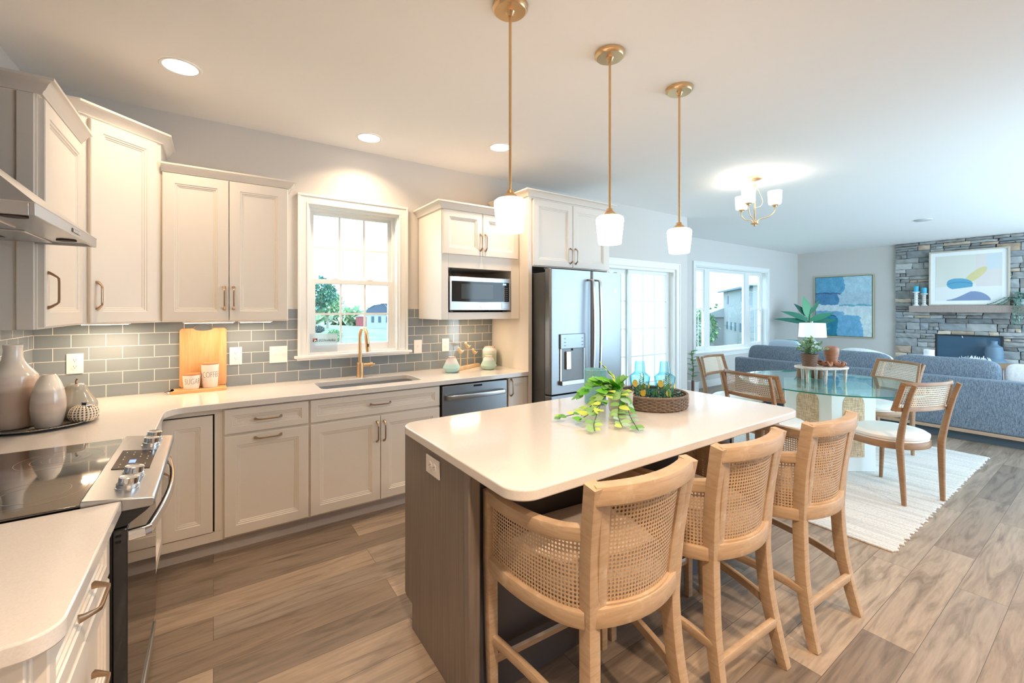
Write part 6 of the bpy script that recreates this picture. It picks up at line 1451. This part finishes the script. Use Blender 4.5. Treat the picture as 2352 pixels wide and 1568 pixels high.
def downlight(x, y, lab, p, grp='recessed downlights'):
    t = thing('downlight', lab, 'recessed light', (x, y, CZ), 0, grp)
    b = BM(); lathe(b, [(0.095, -0.0005), (0.095, -0.003), (0.090, -0.006), (0.078, -0.004), (0.078, -0.0005)], 0, 0, 0, 48, cap0=False, cap1=False); obj('trim_ring', b, M_TRIM, t, smooth=40)
    b = BM(); lathe(b, [(0, -0.003), (0.078, -0.003), (0.078, -0.001), (0, -0.001)], 0, 0, 0, 48); obj('lens', b, M_LENS, t)
    area('downlight_lamp', (x, y, CZ - 0.008), (0, 0, 0), 0.15, 0.15, p, (1, 0.73, 0.49), 'DISK', spread=math.radians(130))
DLP = 7
downlight(-0.145, 2.925, 'large glowing recessed downlight in the ceiling near the corner cabinets', DLP * 0.6); downlight(0.975, 3.32, 'recessed downlight above the kitchen window', DLP); downlight(1.90, 2.915, 'recessed downlight partly behind the nearest pendant rod', DLP)
# unseen lamps added behind the camera to brighten the visible areas
for x, y in ((0.45, 0.1), (1.6, -0.7), (3.0, -0.7)): downlight(x, y, 'recessed downlight added unseen behind the camera to brighten the kitchen', 26, 'added downlights behind the camera')
t = thing('ceiling_speaker', 'small round white ceiling disc over the living room', 'ceiling fixture', (8.52, 1.77, CZ))
b = BM(); lathe(b, [(0, -0.0005), (0.10, -0.0005), (0.10, -0.010), (0.09, -0.014), (0, -0.014)], 0, 0, 0, 36); obj('disc', b, mat('disc_grey', rgb(205, 208, 208), 0.5), t)
t = thing('chandelier', 'brass three-arm chandelier with glowing white cup shades over the dining table', 'chandelier', (4.41, 2.15, CZ))
b = BM(); lathe(b, [(0, -0.0005), (0.068, -0.0005), (0.068, -0.018), (0.056, -0.024), (0, -0.024)], 0, 0, 0, 36); obj('canopy', b, M_BRASS, t, smooth=40)
b = BM()
for k in range(7):
    z = -0.034 - k * 0.013; P = [Vector((0.006 * math.cos(a), 0, z + 0.010 * math.sin(a))) if k % 2 == 0 else Vector((0, 0.006 * math.cos(a), z + 0.010 * math.sin(a))) for a in [2*PI*q/12 for q in range(12)]]; sweep(b, P, circ(0.0018, 6), Vector((0.3, 0.5, 0.8)), closed=True)
obj('chain', b, M_BRASS, t, smooth=60)
b = BM(); pr = P3(1, 0, 0); wire(b, [(0, 0, -0.026), tuple(pr * 0.012 + Vector((0, 0, -0.08))), tuple(pr * 0.055 + Vector((0, 0, -0.17))), tuple(pr * 0.078 + Vector((0, 0, -0.24))), tuple(pr * 0.055 + Vector((0, 0, -0.285))), tuple(pr * 0.006 + Vector((0, 0, -0.30)))]); obj('cord', b, mat('clear_cord', rgb(228, 208, 182), 0.4), t, smooth=60)
b = BM(); tube(b, [(0, 0, -0.125), (0, 0, -0.455)], 0.007, 12); lathe(b, [(0, -0.43), (0.010, -0.435), (0.036, -0.45), (0.036, -0.462), (0.014, -0.466), (0.010, -0.480), (0, -0.486)], 0, 0, 0, 28); obj('stem', b, M_BRASS, t, smooth=40)
for k, a_ in enumerate((-25, 95, 215)):
    a = -YAW + math.radians(a_ + 8); d = Vector((math.cos(a), math.sin(a), 0)); R0 = 0.175
    b = BM(); tube(b, smooth_prof([tuple(d * 0.015 + Vector((0, 0, -0.445))), tuple(d * 0.05 + Vector((0, 0, -0.415))), tuple(d * 0.125 + Vector((0, 0, -0.395))), tuple(d * R0 + Vector((0, 0, -0.34))), tuple(d * R0 + Vector((0, 0, -0.300)))], 6), 0.0045, 10)
    lathe(b, [(0, -0.305), (0.016, -0.303), (0.020, -0.292), (0.030, -0.286), (0.030, -0.280), (0, -0.280)], d.x * R0, d.y * R0, 0, 20); arm = obj('arm', b, M_BRASS, t, smooth=50)
    b = BM(); lathe(b, [(0.03, -0.281), (0.050, -0.277), (0.056, -0.268), (0.062, -0.150), (0.060, -0.150), (0.053, -0.266), (0.0, -0.272)], d.x * R0, d.y * R0, 0, 32); obj('glass_shade', b, M_OPALC, arm, smooth=50)
    L = bpy.data.lights.new('chandelier_bulb', 'POINT'); L.energy = 1.0; L.color = (1, 0.82, 0.62); L.shadow_soft_size = 0.04; lo = bpy.data.objects.new('chandelier_bulb', L); COL.objects.link(lo); lo.location = (4.41 + d.x * R0, 2.15 + d.y * R0, CZ - 0.168)

# ================================================================== OUTSIDE
def gz(x, y): return -0.70 - 0.012 * y - 0.06 * max(0, x - 12)
M_GRASS = mat('grass', rgb(150, 178, 120), 0.95); g = NG(M_GRASS); f = g.noise(g.coord('Object'), 0.35, 5); g.link(g.ramp(f, [(0.35, rgb(98, 114, 84)), (0.55, rgb(116, 128, 100)), (0.7, rgb(150, 154, 144))]), g.b.inputs['Base Color'])
b = BM(); nx, ny = 50, 40; V = [[b.verts.new((x, y, gz(x, y) - (0.4 if j == 0 else 0))) for x in [-40 + 190 * i / nx for i in range(nx + 1)]] for j, y in enumerate([YR + 0.4 + 260 * (q / ny) ** 2 for q in range(ny + 1)])]
for j in range(ny):
    for i in range(nx): b.faces.new((V[j][i], V[j][i+1], V[j+1][i+1], V[j+1][i]))
struct('ground_lawn', b, M_GRASS, smooth=60)
def atpx(px, dp): u = (px - 1176) / 992.0; v = FW * dp + RT * (u * dp); return v.x, v.y
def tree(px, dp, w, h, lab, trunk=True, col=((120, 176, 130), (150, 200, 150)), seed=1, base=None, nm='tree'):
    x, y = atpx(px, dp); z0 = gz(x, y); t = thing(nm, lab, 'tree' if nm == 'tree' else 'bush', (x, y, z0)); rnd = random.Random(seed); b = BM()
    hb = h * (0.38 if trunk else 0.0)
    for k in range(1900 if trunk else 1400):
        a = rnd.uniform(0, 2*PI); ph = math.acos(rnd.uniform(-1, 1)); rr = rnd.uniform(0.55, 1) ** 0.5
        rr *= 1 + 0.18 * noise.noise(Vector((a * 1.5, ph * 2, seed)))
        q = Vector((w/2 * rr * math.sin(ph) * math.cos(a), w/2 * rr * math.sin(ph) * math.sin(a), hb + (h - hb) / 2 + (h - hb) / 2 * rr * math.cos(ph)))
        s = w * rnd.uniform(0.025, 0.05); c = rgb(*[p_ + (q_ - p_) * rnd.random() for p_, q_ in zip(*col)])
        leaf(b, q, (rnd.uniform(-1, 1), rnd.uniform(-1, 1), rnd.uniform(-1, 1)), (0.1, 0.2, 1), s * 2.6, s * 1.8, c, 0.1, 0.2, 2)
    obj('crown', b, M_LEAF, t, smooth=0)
    if trunk:
        b = BM(); tube(b, [(0, 0, -0.1), (0, 0, h * 0.5)], w * 0.035, 8, [1.2, 0.7])
        for k in range(5): a = k * 1.3; tube(b, [(0, 0, h * 0.3), (w * 0.2 * math.cos(a), w * 0.2 * math.sin(a), h * 0.55)], w * 0.018, 6)
        obj('trunk', b, mat('bark', rgb(150, 140, 128), 0.9), t)
    return t
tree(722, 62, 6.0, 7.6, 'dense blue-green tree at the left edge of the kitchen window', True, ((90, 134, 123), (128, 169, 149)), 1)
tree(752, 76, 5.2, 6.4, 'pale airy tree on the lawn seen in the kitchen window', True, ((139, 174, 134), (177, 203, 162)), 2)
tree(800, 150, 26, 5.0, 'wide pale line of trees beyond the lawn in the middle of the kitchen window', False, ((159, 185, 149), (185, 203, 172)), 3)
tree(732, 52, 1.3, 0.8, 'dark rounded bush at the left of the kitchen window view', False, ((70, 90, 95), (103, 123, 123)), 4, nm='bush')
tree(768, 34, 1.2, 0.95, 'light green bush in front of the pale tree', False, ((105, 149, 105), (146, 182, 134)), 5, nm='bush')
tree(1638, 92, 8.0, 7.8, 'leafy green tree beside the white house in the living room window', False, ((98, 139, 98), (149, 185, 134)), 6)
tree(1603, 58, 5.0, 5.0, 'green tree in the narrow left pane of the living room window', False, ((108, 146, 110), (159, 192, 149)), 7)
def obox(b, P, d, n, s0, s1, t0, t1, z0, z1): # oriented box
    vs = [b.verts.new((P[0] + d[0]*s + n[0]*q, P[1] + d[1]*s + n[1]*q, z)) for s in (s0, s1) for q in (t0, t1) for z in (z0, z1)]
    for f_ in ((0, 1, 3, 2), (4, 6, 7, 5), (0, 4, 5, 1), (2, 3, 7, 6), (0, 2, 6, 4), (1, 5, 7, 3)): b.faces.new([vs[i] for i in f_])
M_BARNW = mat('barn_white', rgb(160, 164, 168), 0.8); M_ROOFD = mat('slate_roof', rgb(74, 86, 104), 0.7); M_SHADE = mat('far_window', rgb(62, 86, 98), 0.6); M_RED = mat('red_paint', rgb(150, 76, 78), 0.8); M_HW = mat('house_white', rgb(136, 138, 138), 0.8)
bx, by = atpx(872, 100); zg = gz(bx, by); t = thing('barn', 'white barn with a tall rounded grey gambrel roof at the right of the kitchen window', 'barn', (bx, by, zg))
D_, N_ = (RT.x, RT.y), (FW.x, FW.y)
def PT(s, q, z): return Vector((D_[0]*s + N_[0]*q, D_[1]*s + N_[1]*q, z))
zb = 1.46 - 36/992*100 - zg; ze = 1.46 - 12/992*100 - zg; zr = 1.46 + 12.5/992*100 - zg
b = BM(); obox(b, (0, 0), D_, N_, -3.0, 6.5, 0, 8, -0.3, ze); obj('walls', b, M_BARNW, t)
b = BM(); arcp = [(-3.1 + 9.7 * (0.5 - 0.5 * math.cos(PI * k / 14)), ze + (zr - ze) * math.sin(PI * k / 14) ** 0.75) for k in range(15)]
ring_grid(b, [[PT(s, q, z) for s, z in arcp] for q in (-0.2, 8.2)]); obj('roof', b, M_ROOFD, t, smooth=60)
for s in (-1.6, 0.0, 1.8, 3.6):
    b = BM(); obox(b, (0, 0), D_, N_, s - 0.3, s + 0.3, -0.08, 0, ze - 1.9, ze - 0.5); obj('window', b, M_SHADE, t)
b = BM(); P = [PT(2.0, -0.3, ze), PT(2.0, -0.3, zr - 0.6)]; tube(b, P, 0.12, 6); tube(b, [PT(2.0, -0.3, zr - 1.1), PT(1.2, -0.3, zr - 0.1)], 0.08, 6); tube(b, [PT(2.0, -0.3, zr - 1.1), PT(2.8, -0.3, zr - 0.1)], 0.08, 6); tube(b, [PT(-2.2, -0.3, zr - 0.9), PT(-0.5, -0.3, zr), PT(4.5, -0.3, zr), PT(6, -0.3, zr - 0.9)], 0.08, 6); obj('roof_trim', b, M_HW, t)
bx, by = atpx(826, 130); t = thing('shed', 'small faded red shed just left of the barn', 'shed', (bx, by, gz(bx, by)))
b = BM(); obox(b, (0, 0), D_, N_, -1.1, 1.1, 0, 3, -0.3, 2.9); obj('walls', b, M_RED, t)
b = BM(); ring_grid(b, [[PT(s, q, z) for s, z in ((-1.3, 2.9), (0, 3.5), (1.3, 2.9))] for q in (-0.2, 3.2)]); obj('roof', b, M_BARNW, t)
# neighbouring house
px_, py_ = atpx(1730, 50); z0 = gz(px_, py_); t = thing('house', 'large white neighbouring house with small dark windows outside the living room window', 'house', (px_, py_, z0))
d = (0.775, 0.632); n = (0.632, -0.775)
ze = 4.3 - z0
b = BM(); obox(b, (0, 0), d, n, 0, 18, 0, 14, -1, ze); obox(b, (0, 0), d, n, 18, 26, -3.0, 10, -1, 0.25 - z0); obj('walls', b, M_HW, t)
b = BM()
def RP(s, q, z): return Vector((d[0]*s + n[0]*q, d[1]*s + n[1]*q, z))
ring_grid(b, [[RP(-0.5, q, z) for q, z in ((-0.7, ze - 0.12), (7, ze + 2.2), (14.5, ze - 0.1))], [RP(18.6, q, z) for q, z in ((-0.7, ze - 0.12), (7, ze + 2.2), (14.5, ze - 0.1))]]); obj('roof', b, mat('pale_roof', rgb(150, 154, 158), 0.8), t)
b = BM(); obox(b, (0, 0), d, n, -0.6, 18.6, -0.75, -0.45, ze - 0.32, ze - 0.1); obj('eave_board', b, M_SHADE, t)
b = BM(); ring_grid(b, [[RP(17.5, q, z) for q, z in ((-3.6, 0.2 - z0), (0, 1.6 - z0), (10, 0.2 - z0))], [RP(26.6, q, z) for q, z in ((-3.6, 0.2 - z0), (0, 1.6 - z0), (10, 0.2 - z0))]]); obj('lower_roof', b, mat('pale_roof2', rgb(150, 154, 158), 0.8), t)
for s, za, zb_ in ((5.5, 2.4, 3.6), (14.5, 2.2, 3.4), (2.2, -1.6, 1.0), (6.5, -1.5, -0.4), (9.5, -1.5, -0.4), (12.2, -1.5, -0.4), (15, -1.5, -0.4)):
    b = BM(); obox(b, (0, 0), d, n, s - 0.45, s + 0.45, -0.06, 0, za - z0, zb_ - z0); obj('window', b, M_SHADE, t)
b = BM(); obox(b, (0, 0), d, n, 3.4, 3.65, -0.10, 0, -2.6 - z0, 0.3 - z0); obj('downspout', b, mat('rust_trim', rgb(150, 110, 108), 0.7), t)
